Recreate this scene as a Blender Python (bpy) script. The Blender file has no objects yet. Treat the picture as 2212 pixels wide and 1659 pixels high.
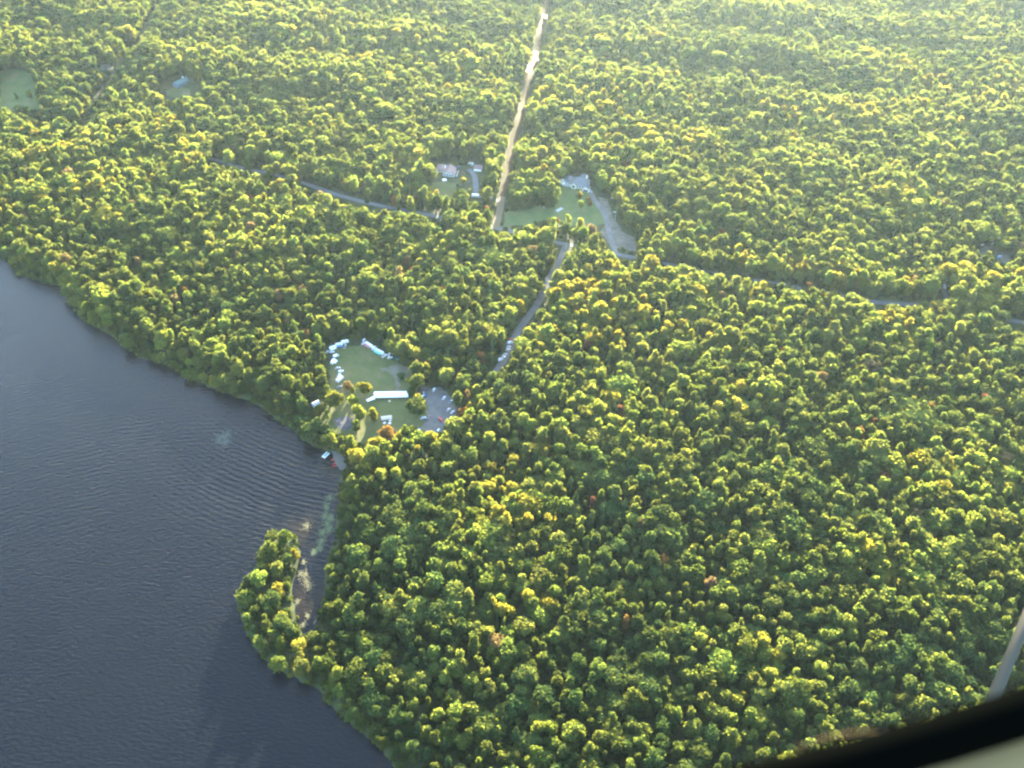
import bpy, math, random
import numpy as np
from mathutils import Vector, Matrix
from mathutils.geometry import delaunay_2d_cdt

R = math.radians
random.seed(11); RNG = np.random.default_rng(11)
SC = bpy.context.scene
COL = SC.collection

# ------------------------------------------------------------------ camera
HFOV, PITCH, ROLL, CAMZ = 61.6, 43.5, 3.0, 523.0
_p, _r = R(PITCH), R(ROLL)
FW = np.array([0, math.cos(_p), -math.sin(_p)])
_R0 = np.array([1.0, 0, 0]); _U0 = np.array([0, math.sin(_p), math.cos(_p)])
RT = _R0 * math.cos(_r) + _U0 * math.sin(_r)
UP = _U0 * math.cos(_r) - _R0 * math.sin(_r)
CAM = np.array([0.0, 0.0, CAMZ])
cd = bpy.data.cameras.new('camera'); cam = bpy.data.objects.new('camera', cd); COL.objects.link(cam)
cam.matrix_world = Matrix(((RT[0], UP[0], -FW[0], 0), (RT[1], UP[1], -FW[1], 0), (RT[2], UP[2], -FW[2], CAMZ), (0, 0, 0, 1)))
cd.sensor_fit = 'HORIZONTAL'; cd.sensor_width = 36; cd.angle = R(HFOV)
cd.clip_start = 0.01; cd.clip_end = 20000
cd.dof.use_dof = True; cd.dof.focus_distance = 800; cd.dof.aperture_fstop = 9
SC.camera = cam
# ------------------------------------------------------------------ sky, sun, exposure
SUN_AZ, SUN_EL = 9.0, 11.2            # azimuth from +Y towards +X
w = bpy.data.worlds.new('World'); SC.world = w; w.use_nodes = True
nt = w.node_tree; nt.nodes.clear()
sky = nt.nodes.new('ShaderNodeTexSky'); sky.sky_type = 'NISHITA'; sky.sun_disc = False
sky.sun_elevation = R(SUN_EL); sky.sun_rotation = R(SUN_AZ); sky.air_density = 1.0; sky.dust_density = 0.8; sky.ozone_density = 1.3
bg = nt.nodes.new('ShaderNodeBackground'); bg.inputs[1].default_value = 0.135
wo = nt.nodes.new('ShaderNodeOutputWorld')
nt.links.new(sky.outputs[0], bg.inputs[0]); nt.links.new(bg.outputs[0], wo.inputs[0])
sd = bpy.data.lights.new('sun', 'SUN'); sd.energy = 5.0; sd.angle = R(0.6); sd.color = (1.0, 0.91, 0.64)
so = bpy.data.objects.new('sun', sd); COL.objects.link(so)
sdir = Vector((math.sin(R(SUN_AZ)) * math.cos(R(SUN_EL)), math.cos(R(SUN_AZ)) * math.cos(R(SUN_EL)), math.sin(R(SUN_EL))))
so.rotation_euler = sdir.to_track_quat('Z', 'Y').to_euler(); so.location = (0, 0, 900)
SC.view_settings.view_transform = 'Standard'; SC.view_settings.look = 'None'
SC.view_settings.gamma = 1.0; SC.view_settings.use_curve_mapping = False
SC.view_settings.exposure = 4.02
HAZE_DENSITY = 0.0000125
cy = SC.cycles
cy.max_bounces = 4; cy.diffuse_bounces = 3; cy.glossy_bounces = 2; cy.transmission_bounces = 3; cy.volume_bounces = 0
cy.use_denoising = True; cy.filter_width = 2.3
cy.caustics_reflective = False; cy.caustics_refractive = False

# ------------------------------------------------------------------ pixel <-> place.  Pixels are of a 2212 x 1659 picture
FPX = 1106 / math.tan(R(HFOV / 2))
def smooth(a, b, t):
    u = np.clip((np.asarray(t, float) - a) / (b - a), 0, 1); return u * u * (3 - 2 * u)
def hills(x, y):
    x = np.asarray(x, float); y = np.asarray(y, float)
    k = smooth(960, 1180, y)
    a = np.sin(2 * math.pi * (y + 0.22 * x + 24 * np.sin(x / 150.0)) / 165.0 + 0.6)
    b = np.sin(x / 95.0 + 1.3) * np.sin(y / 120.0)
    return k * (3.5 * a + 2.0 * b + 3.5)
def ray(px, py):
    d = FW * FPX + RT * (px - 1106) - UP * (py - 829.5); return d / np.linalg.norm(d)
def at(px, py, z=1.0):
    """the point at height z above the ground seen at this pixel"""
    d = ray(px, py); g = 0.0
    for _ in range(12):
        t = (g + z - CAMZ) / d[2]; P = CAM + d * t; g = float(hills(P[0], P[1]))
    return Vector((P[0], P[1], g + z))
def proj(P):
    q = np.asarray(P, float) - CAM
    zc = q @ FW; return 1106 + FPX * (q @ RT) / zc, 829.5 - FPX * (q @ UP) / zc, FPX / zc
def crop(x0, y0, k):
    return lambda x, y: ((x0 + x / k) / 1.47559, (y0 + y / k) / 1.47559)
cA = crop(950, 1020, 3.687); cB = crop(1000, 1050, 6.9125); cP = crop(1300, 1200, 8.295); cH = crop(1350, 480, 7.373)
cG = crop(1720, 540, 11.06); cY = crop(1750, 520, 5.53); cS = crop(1550, 950, 5.53); cE = crop(980, 1280, 6.913)
cF = crop(2900, 740, 5.184); cL = crop(480, 200, 9.217); cM = crop(1200, 1250, 9.217)

LAND = 1.0     # height of level land above the lake
SHORE = [(-330, 380), (-200, 440), (-90, 500), (0, 552), (40, 596), (90, 610), (138, 622), (146, 655), (178, 694), (240, 728), (262, 750), (300, 772),
 (370, 797), (430, 828), (480, 849), (540, 868), (590, 902), (640, 938), (672, 966), (700, 972), (722, 982), (737, 1004), (731, 1060), (724, 1120), (727, 1160),
 (708, 1200), (703, 1240), (694, 1290), (684, 1340), (674, 1372), (650, 1362), (636, 1305), (632, 1262), (641, 1232), (650, 1192), (644, 1158), (614, 1144),
 (580, 1156), (556, 1192), (549, 1226), (515, 1262), (509, 1310), (524, 1352), (548, 1404), (574, 1434), (640, 1468), (688, 1494), (718, 1534),
 (776, 1584), (828, 1626), (862, 1675), (900, 1760), (930, 1850)]
shore_w = [(p.x, p.y) for p in (at(x, y, 0.0) for x, y in SHORE)]
LAKE = np.array(shore_w + [(shore_w[-1][0] - 60, -300), (-1500, -300), (-1500, 1300), (shore_w[0][0] - 300, shore_w[0][1] + 80)])

def in_poly(px, py, poly):
    px = np.asarray(px, float); py = np.asarray(py, float); c = np.zeros(px.shape, bool); n = len(poly)
    for i in range(n):
        x1, y1 = poly[i]; x2, y2 = poly[(i + 1) % n]
        if y1 == y2: continue
        hit = ((y1 > py) != (y2 > py)) & (px < (x2 - x1) * (py - y1) / (y2 - y1) + x1); c ^= hit
    return c
def seg_dist(px, py, line, closed=False):
    px = np.asarray(px, float); py = np.asarray(py, float); best = np.full(px.shape, 1e9); n = len(line)
    for i in range(n if closed else n - 1):
        ax, ay = line[i]; bx, by = line[(i + 1) % n]
        dx, dy = bx - ax, by - ay; L = dx * dx + dy * dy + 1e-9
        t = np.clip(((px - ax) * dx + (py - ay) * dy) / L, 0, 1)
        best = np.minimum(best, np.hypot(px - ax - t * dx, py - ay - t * dy))
    return best
def lake_sd(x, y):
    """signed distance to the shore, positive on land"""
    d = seg_dist(x, y, LAKE, True); return np.where(in_poly(x, y, LAKE), -d, d)

# ------------------------------------------------------------------ materials
MATS = {}
def srgb(r, g, b):
    f = lambda c: (c / 255 / 12.92) if c / 255 <= 0.04045 else ((c / 255 + 0.055) / 1.055) ** 2.4
    return (f(r), f(g), f(b))
def mat(name, col, rough=0.7, noise=0.12, scale=0.6, metallic=0.0, spec=0.3, bump=0.0):
    if name in MATS: return MATS[name]
    m = bpy.data.materials.new(name); m.use_nodes = True; N = m.node_tree.nodes; L = m.node_tree.links
    b = N['Principled BSDF']; b.inputs['Roughness'].default_value = rough; b.inputs['Metallic'].default_value = metallic
    b.inputs['Specular IOR Level'].default_value = spec
    tc = N.new('ShaderNodeTexCoord'); nz = N.new('ShaderNodeTexNoise'); nz.inputs['Scale'].default_value = scale; nz.inputs['Detail'].default_value = 5
    L.new(tc.outputs['Object'], nz.inputs['Vector'])
    mx = N.new('ShaderNodeMix'); mx.data_type = 'RGBA'
    mx.inputs[6].default_value = (*[c * (1 - noise) for c in col], 1); mx.inputs[7].default_value = (*[min(1, c * (1 + noise)) for c in col], 1)
    L.new(nz.outputs['Fac'], mx.inputs[0]); L.new(mx.outputs[2], b.inputs['Base Color'])
    if bump:
        bp = N.new('ShaderNodeBump'); bp.inputs['Strength'].default_value = bump; bp.inputs['Distance'].default_value = 0.05
        L.new(nz.outputs['Fac'], bp.inputs['Height']); L.new(bp.outputs[0], b.inputs['Normal'])
    MATS[name] = m; return m
def patchy(name, cols, scale, rough=0.9, fine=0.5):
    """ground cover: several colours mixed by a coarse and a fine noise"""
    m = bpy.data.materials.new(name); m.use_nodes = True; N = m.node_tree.nodes; L = m.node_tree.links
    b = N['Principled BSDF']; b.inputs['Roughness'].default_value = rough; b.inputs['Specular IOR Level'].default_value = 0.15
    g = N.new('ShaderNodeNewGeometry')
    n1 = N.new('ShaderNodeTexNoise'); n1.inputs['Scale'].default_value = scale; n1.inputs['Detail'].default_value = 6; n1.inputs['Roughness'].default_value = 0.65
    n2 = N.new('ShaderNodeTexNoise'); n2.inputs['Scale'].default_value = fine; n2.inputs['Detail'].default_value = 4
    L.new(g.outputs['Position'], n1.inputs['Vector']); L.new(g.outputs['Position'], n2.inputs['Vector'])
    ad = N.new('ShaderNodeMath'); ad.operation = 'MULTIPLY_ADD'; ad.inputs[1].default_value = 0.45
    sb = N.new('ShaderNodeMath'); sb.operation = 'SUBTRACT'; sb.inputs[1].default_value = 0.225
    L.new(n2.outputs['Fac'], ad.inputs[0]); L.new(n1.outputs['Fac'], ad.inputs[2]); L.new(ad.outputs[0], sb.inputs[0])
    cr = N.new('ShaderNodeValToRGB'); e = cr.color_ramp.elements
    while len(e) < len(cols): e.new(0.5)
    for i, c in enumerate(cols):
        e[i].position = 0.32 + 0.36 * i / (len(cols) - 1); e[i].color = (*c, 1)
    L.new(sb.outputs[0], cr.inputs[0]); L.new(cr.outputs[0], b.inputs['Base Color'])
    bp = N.new('ShaderNodeBump'); bp.inputs['Strength'].default_value = 0.6; bp.inputs['Distance'].default_value = 0.2
    L.new(n2.outputs['Fac'], bp.inputs['Height']); L.new(bp.outputs[0], b.inputs['Normal'])
    MATS[name] = m; return m
def leaf_mat(name, col, var=0.35, trans=0.55, gain=(3.3, 2.45, 1.25)):
    """leaves: colour differs from tree to tree and from spray to spray; part of the light passes through"""
    m = bpy.data.materials.new(name); m.use_nodes = True; N = m.node_tree.nodes; L = m.node_tree.links
    N.remove(N['Principled BSDF']); out = N['Material Output']
    oi = N.new('ShaderNodeObjectInfo'); g = N.new('ShaderNodeNewGeometry')
    hs = N.new('ShaderNodeHueSaturation'); hs.inputs['Color'].default_value = (*col, 1)
    mr = N.new('ShaderNodeMapRange'); mr.inputs[3].default_value = 0.482; mr.inputs[4].default_value = 0.512
    L.new(oi.outputs['Random'], mr.inputs[0]); L.new(mr.outputs[0], hs.inputs['Hue'])
    w1 = N.new('ShaderNodeTexWhiteNoise'); w1.noise_dimensions = '1D'; L.new(oi.outputs['Random'], w1.inputs['W'])
    a = N.new('ShaderNodeMapRange'); a.inputs[3].default_value = 1 - var; a.inputs[4].default_value = 1 + var; L.new(w1.outputs['Value'], a.inputs[0])
    c = N.new('ShaderNodeMapRange'); c.inputs[3].default_value = 0.72; c.inputs[4].default_value = 1.28; L.new(g.outputs['Random Per Island'], c.inputs[0])
    mu = N.new('ShaderNodeMath'); mu.operation = 'MULTIPLY'; L.new(a.outputs[0], mu.inputs[0]); L.new(c.outputs[0], mu.inputs[1]); L.new(mu.outputs[0], hs.inputs['Value'])
    df = N.new('ShaderNodeBsdfDiffuse'); tr = N.new('ShaderNodeBsdfTranslucent'); mx = N.new('ShaderNodeMixShader'); mx.inputs[0].default_value = trans
    tm = N.new('ShaderNodeMix'); tm.data_type = 'RGBA'; tm.blend_type = 'MULTIPLY'; tm.inputs[0].default_value = 1.0; tm.inputs[7].default_value = (*gain, 1); tm.clamp_result = False
    L.new(hs.outputs[0], df.inputs[0]); L.new(hs.outputs[0], tm.inputs[6]); L.new(tm.outputs[2], tr.inputs[0])
    L.new(df.outputs[0], mx.inputs[1]); L.new(tr.outputs[0], mx.inputs[2]); L.new(mx.outputs[0], out.inputs[0])
    MATS[name] = m
    if trans > 0 and not name.endswith('_bough'): leaf_mat(name + '_bough', col, var, 0.0, gain)
    return m

# ------------------------------------------------------------------ building helpers
class MB:
    """collects faces, then links them as ONE mesh object"""
    def __init__(s): s.v = []; s.f = []
    def add(s, vs, fs):
        o = len(s.v); s.v += [tuple(v) for v in vs]; s.f += [tuple(i + o for i in f) for f in fs]; return s
    def box(s, c, d, rz=0, taper=1.0):
        x, y, z = [k / 2 for k in d]; t = taper; ca, sa = math.cos(rz), math.sin(rz)
        vs = [(-x, -y, -z), (x, -y, -z), (x, y, -z), (-x, y, -z), (-x * t, -y * t, z), (x * t, -y * t, z), (x * t, y * t, z), (-x * t, y * t, z)]
        vs = [(c[0] + a * ca - b * sa, c[1] + a * sa + b * ca, c[2] + k) for a, b, k in vs]
        return s.add(vs, [(3, 2, 1, 0), (4, 5, 6, 7), (0, 1, 5, 4), (1, 2, 6, 5), (2, 3, 7, 6), (3, 0, 4, 7)])
    def cyl(s, a, b, r0, r1=None, n=8, cap=True):
        r1 = r0 if r1 is None else r1; a, b = Vector(a), Vector(b); q = (b - a).to_track_quat('Z', 'Y')
        vs = []
        for P, r in ((a, r0), (b, r1)):
            for i in range(n): vs.append(P + q @ Vector((r * math.cos(2 * math.pi * i / n), r * math.sin(2 * math.pi * i / n), 0)))
        fs = [(i, (i + 1) % n, n + (i + 1) % n, n + i) for i in range(n)]
        if cap: fs += [tuple(range(n))[::-1], tuple(range(n, 2 * n))]
        return s.add(vs, fs)
    def prism(s, prof, y0, y1, sh0=None, sh1=None):
        """profile in x,z pushed along y; sh scales the profile about its centre"""
        n = len(prof); vs = [(x, y0, z) for x, z in prof] + [(x, y1, z) for x, z in prof]
        return s.add(vs, [(i, (i + 1) % n, n + (i + 1) % n, n + i) for i in range(n)] + [tuple(range(n))[::-1], tuple(range(n, 2 * n))])
    def loft(s, rings, cap=True):
        n = len(rings[0]); vs = [p for r in rings for p in r]; fs = []
        for k in range(len(rings) - 1):
            for i in range(n): fs.append((k * n + i, k * n + (i + 1) % n, (k + 1) * n + (i + 1) % n, (k + 1) * n + i))
        if cap: fs += [tuple(range(n))[::-1], tuple(range((len(rings) - 1) * n, len(rings) * n))]
        return s.add(vs, fs)
    def mesh(s, name):
        me = bpy.data.meshes.new(name); me.from_pydata(s.v, [], s.f); me.update(); return me
    def build(s, name, m, parent=None, smooth_=False):
        me = s.mesh(name); me.materials.append(m)
        if smooth_:
            for p in me.polygons: p.use_smooth = True
        o = bpy.data.objects.new(name, me); COL.objects.link(o)
        if parent: o.parent = parent
        return o
def tag(o, label, cat=None, group=None, kind=None):
    if label: o['label'] = label
    if cat: o['category'] = cat
    if group: o['group'] = group
    if kind: o['kind'] = kind
    return o
def thing(name, label, cat, loc, rz=0, group=None, scale=1.0):
    o = bpy.data.objects.new(name, None); COL.objects.link(o); o.location = loc; o.rotation_euler = (0, 0, rz)
    o.scale = (scale, scale, scale); o.empty_display_size = 1; return tag(o, label, cat, group)
def heading(p, q):
    a, b = at(*p), at(*q); return math.atan2(b.y - a.y, b.x - a.x)

# ------------------------------------------------------------------ ground: one sheet to the horizon
def lines(a, b, step, far):
    fine = list(np.arange(a, b + step, step)); out = []; v = fine[0]; s = step
    while v > -far: s *= 1.35; v -= s; out.append(max(v, -far))
    pre = out[::-1]; out = []; v = fine[-1]; s = step
    while v < far: s *= 1.35; v += s; out.append(min(v, far))
    return np.array(sorted(set(pre + fine + out)))
gx = lines(-950, 980, 5.5, 3300); gy = lines(60, 1700, 5.5, 3300)
GX, GY = np.meshgrid(gx, gy); sdl = lake_sd(GX.ravel(), GY.ravel()).reshape(GX.shape)
GZ = np.where(sdl > 0, 0.15 + (LAND - 0.15) * smooth(0, 7, sdl), np.maximum(-3.0, -0.25 + sdl * 0.25)) + hills(GX, GY)
nx, ny = len(gx), len(gy); idx = np.arange(nx * ny).reshape(ny, nx)
faces = np.stack([idx[:-1, :-1], idx[:-1, 1:], idx[1:, 1:], idx[1:, :-1]], -1).reshape(-1, 4)
me = bpy.data.meshes.new('ground'); me.from_pydata(np.stack([GX, GY, GZ], -1).reshape(-1, 3).tolist(), [], faces.tolist())
for p in me.polygons: p.use_smooth = True
forest_floor = patchy('forest_floor', [(0.022, 0.026, 0.012), (0.035, 0.045, 0.016), (0.06, 0.055, 0.025)], 0.08)
me.materials.append(forest_floor); ground = bpy.data.objects.new('ground', me); COL.objects.link(ground); tag(ground, 'forest floor and land around the lake', kind='structure')

# lake water: dark, wind ripple plus boat wake bands
def water_mat():
    m = bpy.data.materials.new('lake_water'); m.use_nodes = True; N = m.node_tree.nodes; L = m.node_tree.links
    b = N['Principled BSDF']; b.inputs['Roughness'].default_value = 0.18; b.inputs['IOR'].default_value = 1.33; b.inputs['Specular IOR Level'].default_value = 0.25
    g = N.new('ShaderNodeNewGeometry')
    def near(px, py, r, soft):
        P = at(px, py, 0.0); d = N.new('ShaderNodeVectorMath'); d.operation = 'DISTANCE'; d.inputs[1].default_value = (P.x, P.y, 0)
        L.new(g.outputs['Position'], d.inputs[0]); mr = N.new('ShaderNodeMapRange'); mr.interpolation_type = 'SMOOTHSTEP'
        mr.inputs[1].default_value = r; mr.inputs[2].default_value = soft; mr.inputs[3].default_value = 1; mr.inputs[4].default_value = 0
        L.new(d.outputs['Value'], mr.inputs[0]); return mr.outputs[0]
    def mul(a, k):
        n = N.new('ShaderNodeMath'); n.operation = 'MULTIPLY'; L.new(a, n.inputs[0])
        if isinstance(k, float): n.inputs[1].default_value = k
        else: L.new(k, n.inputs[1])
        return n.outputs[0]
    def add(a, k):
        n = N.new('ShaderNodeMath'); n.operation = 'ADD'; L.new(a, n.inputs[0]); L.new(k, n.inputs[1]); return n.outputs[0]
    nz = N.new('ShaderNodeTexNoise'); nz.inputs['Scale'].default_value = 0.02; nz.inputs['Detail'].default_value = 5; L.new(g.outputs['Position'], nz.inputs[0])
    base = N.new('ShaderNodeMix'); base.data_type = 'RGBA'; base.inputs[6].default_value = (0.0026, 0.0032, 0.0052, 1); base.inputs[7].default_value = (0.0040, 0.0048, 0.0074, 1)
    L.new(nz.outputs['Fac'], base.inputs[0])
    shoal = N.new('ShaderNodeMix'); shoal.data_type = 'RGBA'; shoal.inputs[7].default_value = (0.018, 0.012, 0.006, 1)
    sh = mul(add(near(655, 1145, 1.0, 22.0), near(660, 1300, 2.0, 24.0)), 0.75); sh = mul(add(sh, mul(near(735, 1000, 2.0, 26.0), 0.7)), 1.0)
    L.new(base.outputs[2], shoal.inputs[6]); L.new(mul(sh, 0.8), shoal.inputs[0]); L.new(shoal.outputs[2], b.inputs['Base Color'])
    # relief
    n1 = N.new('ShaderNodeTexNoise'); n1.inputs['Scale'].default_value = 0.55; n1.inputs['Detail'].default_value = 3
    mp = N.new('ShaderNodeMapping'); mp.inputs['Scale'].default_value = (0.45, 1.0, 1.0); mp.inputs['Rotation'].default_value = (0, 0, R(12)); L.new(g.outputs['Position'], mp.inputs[0]); L.new(mp.outputs[0], n1.inputs[0])
    def rings(px, py, wl, dist):
        P = at(px, py, 0.0); s = N.new('ShaderNodeVectorMath'); s.operation = 'SUBTRACT'; s.inputs[1].default_value = (P.x, P.y, 0); L.new(g.outputs['Position'], s.inputs[0])
        wv = N.new('ShaderNodeTexWave'); wv.wave_type = 'RINGS'; wv.rings_direction = 'Z'; wv.inputs['Scale'].default_value = 2 * math.pi / (20 * wl)
        wv.inputs['Distortion'].default_value = dist; wv.inputs['Detail'].default_value = 3; wv.inputs['Detail Scale'].default_value = 0.35; L.new(s.outputs[0], wv.inputs[0]); return wv.outputs['Fac']
    n3n = N.new('ShaderNodeTexNoise'); n3n.inputs['Scale'].default_value = 0.03; n3n.inputs['Detail'].default_value = 3; L.new(g.outputs['Position'], n3n.inputs[0]); n3 = n3n.outputs['Fac']
    r1 = mul(mul(rings(1000, 520, 4.6, 5.0), near(600, 1010, 18.0, 130.0)), n3)
    r2 = mul(mul(rings(180, 2100, 4.6, 7.0), near(280, 860, 60.0, 280.0)), n3)
    hgt = add(add(mul(n1.outputs['Fac'], 0.7), mul(r1, 0.42)), mul(r2, 0.16))
    bp = N.new('ShaderNodeBump'); bp.inputs['Strength'].default_value = 1.0; bp.inputs['Distance'].default_value = 0.75
    L.new(hgt, bp.inputs['Height']); L.new(bp.outputs[0], b.inputs['Normal'])
    return m
wm = MB(); wm.add([(-1700, -420, 0), (120, -420, 0), (120, 1500, 0), (-1700, 1500, 0)], [(0, 1, 2, 3)])
# keep the sheet to the lake basin: it passes under the banks
lake = wm.build('lake', water_mat()); tag(lake, 'dark rippled lake water', kind='structure')

# ------------------------------------------------------------------ sheets laid on the ground
def sheet(name, poly_px, lift, m, label, rag=0.0, step=4.0, kind='structure', base=LAND):
    P = [at(x, y, base) for x, y in poly_px]; pts = []
    n = len(P); rn = random.Random(len(name) * 7 + n)
    for i in range(n):
        a, b = P[i], P[(i + 1) % n]; k = max(1, int((b - a).length / (step * 0.6)))
        nr = Vector((-(b - a).y, (b - a).x)).normalized()
        for j in range(k):
            q = a.lerp(b, j / k); o = rn.uniform(-rag, rag); pts.append((q.x + nr.x * o, q.y + nr.y * o))
    xs = np.array(pts); bound = list(range(len(pts))); inner = []
    for x in np.arange(xs[:, 0].min(), xs[:, 0].max(), step):
        for y in np.arange(xs[:, 1].min(), xs[:, 1].max(), step): inner.append((x + 0.37, y + 0.21))
    if inner:
        ia = np.array(inner); ok = in_poly(ia[:, 0], ia[:, 1], pts) & (seg_dist(ia[:, 0], ia[:, 1], pts, True) > 1.2); ia = ia[ok]
    else: ia = np.zeros((0, 2))
    allp = [Vector(p) for p in pts] + [Vector((float(a), float(b))) for a, b in ia]
    v, e, f, *_ = delaunay_2d_cdt(allp, [(i, (i + 1) % len(pts)) for i in range(len(pts))], [bound], 1, 1e-4)
    va = np.array([tuple(p) for p in v]); z = hills(va[:, 0], va[:, 1]) + base + lift
    mb = MB(); mb.add([(a, b, c) for (a, b), c in zip(va.tolist(), z.tolist())], f); o = mb.build(name, m)
    return tag(o, label, kind=kind)
ROADS = []
def ribbon(name, px, width, lift, m, label, wob=0.0):
    W = [at(x, y, LAND) for x, y in px]; pts = []
    for i in range(len(W) - 1):          # Catmull-Rom through the points
        p0, p1, p2, p3 = W[max(i - 1, 0)], W[i], W[i + 1], W[min(i + 2, len(W) - 1)]
        k = max(2, int((p2 - p1).length / 4))
        for j in range(k):
            t = j / k; pts.append(0.5 * ((2 * p1) + (p2 - p0) * t + (2 * p0 - 5 * p1 + 4 * p2 - p3) * t * t + (3 * p1 - p0 - 3 * p2 + p3) * t ** 3))
    pts.append(W[-1]); mb = MB(); vs = []; rn = random.Random(5)
    for i, p in enumerate(pts):
        t = (pts[min(i + 1, len(pts) - 1)] - pts[max(i - 1, 0)]); nr = Vector((-t.y, t.x, 0)).normalized(); hw = width / 2 * (1 + rn.uniform(-wob, wob))
        for s in (-1, -0.33, 0.33, 1):
            q = p + nr * hw * s; vs.append((q.x, q.y, float(hills(q.x, q.y)) + LAND + lift))
    fs = [(4 * i + k, 4 * i + k + 1, 4 * i + 5 + k, 4 * i + 4 + k) for i in range(len(pts) - 1) for k in range(3)]
    mb.add(vs, fs); o = mb.build(name, m); ROADS.append(([(p.x, p.y) for p in pts], width / 2)); return tag(o, label, kind='structure')

asphalt = patchy('asphalt', [(0.085, 0.088, 0.095), (0.105, 0.108, 0.115), (0.125, 0.125, 0.13)], 0.05, 0.85)
gravel = patchy('gravel', [(0.085, 0.082, 0.078), (0.108, 0.104, 0.10), (0.135, 0.128, 0.12)], 0.10, 0.95)
dirt = patchy('dirt', [(0.075, 0.066, 0.05), (0.10, 0.088, 0.07), (0.14, 0.122, 0.10)], 0.09, 0.95)
sand = patchy('sand_track', [(0.048, 0.034, 0.017), (0.060, 0.043, 0.021), (0.072, 0.053, 0.028)], 0.12, 0.95)
dry_grass = patchy('dry_grass', [(0.034, 0.021, 0.006), (0.042, 0.027, 0.008), (0.050, 0.034, 0.011)], 0.10, 0.95, 0.8)
turf = patchy('turf', [(0.052, 0.066, 0.022), (0.070, 0.080, 0.027), (0.088, 0.088, 0.034), (0.125, 0.100, 0.052)], 0.05, 0.95, 0.7)
turf_bright = patchy('turf_bright', [(0.048, 0.074, 0.022), (0.064, 0.090, 0.028), (0.082, 0.098, 0.034), (0.115, 0.105, 0.05)], 0.06, 0.95, 0.7)
worn = patchy('worn_ground', [(0.085, 0.075, 0.05), (0.12, 0.105, 0.075), (0.15, 0.135, 0.11)], 0.10, 0.95, 0.6)

MAIN_ROAD = [(-180, 215), (-40, 252), (100, 276), (180, 290), (290, 310), (430, 336), (520, 362), (600, 379), (660, 397), (740, 424), (820, 444), (900, 459), (980, 475),
             (1075, 493), (1200, 523), (1240, 531), (1340, 551), (1420, 566), (1520, 588), (1640, 607), (1740, 625), (1890, 652), (2000, 660), (2120, 681), (2212, 697), (2330, 722)]
CAMP_ROAD = [(1222, 532), (1210, 560), (1180, 615), (1160, 658), (1128, 702), (1106, 742), (1086, 782), (1064, 815), (1035, 845), (1000, 868), (972, 880)]
ROW = [(1072, 486), (1083, 436), (1096, 376), (1107, 318), (1121, 262), (1136, 200), (1150, 143), (1166, 84), (1178, 30), (1192, -40)]
TRACK = [(178, 270), (206, 214), (240, 168), (268, 122), (300, 84), (322, 40), (348, -20)]
sheet('camp_lawn', [(722, 752), (790, 745), (850, 778), (890, 800), (905, 850), (925, 905), (908, 935), (860, 950), (800, 958), (735, 972), (690, 958), (690, 900), (718, 860), (712, 800)], 0.04, turf, 'mown camp lawn', 1.2)
sheet('parking_lot', [(915, 842), (950, 836), (968, 850), (985, 872), (990, 895), (975, 915), (955, 935), (930, 948), (895, 940), (918, 910), (922, 880)], 0.08, gravel, 'grey gravel parking lot', 0.8)
sheet('worn_path', [(820, 797), (855, 787), (888, 795), (880, 806), (862, 812), (864, 842), (885, 845), (880, 852), (858, 852), (852, 815), (838, 803)], 0.06, worn, 'worn bare path across the camp lawn', 0.7)
sheet('fire_ring_ground', [(722, 905), (745, 898), (765, 905), (768, 920), (745, 930), (724, 922)], 0.08, patchy('ash_gravel', [(0.045, 0.043, 0.05), (0.06, 0.058, 0.066), (0.08, 0.078, 0.082)], 0.3), 'ash grey gravel round the fire ring', 0.8)
sheet('beach', [(716, 972), (730, 975), (745, 990), (748, 1010), (736, 1016), (724, 1000)], -0.35, sand_b := patchy('beach_sand', [(0.075, 0.07, 0.064), (0.095, 0.088, 0.08), (0.11, 0.10, 0.09)], 0.2), 'small sandy landing beach', 0.4, 3.0)
sheet('roadside_verge', [(1065, 480), (1085, 482), (1190, 505), (1220, 520), (1120, 508), (1066, 496)], 0.05, turf, 'grass verge by the road', 0.8)
sheet('yard_lawn', [(1090, 455), (1150, 452), (1215, 400), (1265, 412), (1300, 440), (1308, 484), (1262, 488), (1215, 488), (1090, 486)], 0.06, turf_bright, 'house lawn above the road', 0.8)
sheet('gravel_yard', [(1290, 425), (1312, 430), (1325, 470), (1345, 500), (1382, 520), (1375, 545), (1318, 532), (1296, 500), (1308, 484), (1300, 452)], 0.10, dirt, 'bare dirt and gravel yard', 1.0)
sheet('bungalow_lawn', [(930, 395), (955, 392), (985, 396), (985, 425), (950, 432), (925, 420)], 0.06, turf, 'lawn below the bungalow', 0.8)
sheet('field', [(-90, 150), (40, 150), (70, 158), (85, 190), (95, 238), (40, 245), (-90, 238)], 0.15, turf_bright, 'open green field among the trees', 1.0, 6.0)
sheet('cottage_clearing', [(358, 196), (385, 186), (412, 194), (410, 206), (378, 210), (360, 206)], 0.15, turf, 'small clearing round the cottage', 0.8)
sheet('verge_right', [(1900, 640), (2000, 640), (2045, 648), (2020, 660), (1900, 656)], 0.06, turf, 'grass strip along the far road', 0.6)
ribbon('road', MAIN_ROAD, 6.4, 0.14, asphalt, 'paved grey road through the forest')
ribbon('camp_road', CAMP_ROAD[:8], 7.0, 0.18, gravel, 'gravel road down to the camp')
ribbon('camp_lane', CAMP_ROAD[7:], 3.6, 0.16, dirt, 'narrow lane under trees into the parking lot')
ribbon('power_line_cutting', ROW, 10.2, 0.06, dry_grass, 'golden dry grass cutting running straight up the forest', 0.12)
ribbon('cutting_track', ROW[:7], 3.4, 0.12, sand, 'pale sandy track along the cutting', 0.1)
ribbon('sand_road', [(1070, 494), (1076, 470), (1083, 438), (1085, 425)], 7.5, 0.16, mat('pale_sand', (0.12, 0.094, 0.056), 0.95, 0.25, 0.2), 'bright sandy junction at the foot of the cutting', 0.1)
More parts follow.
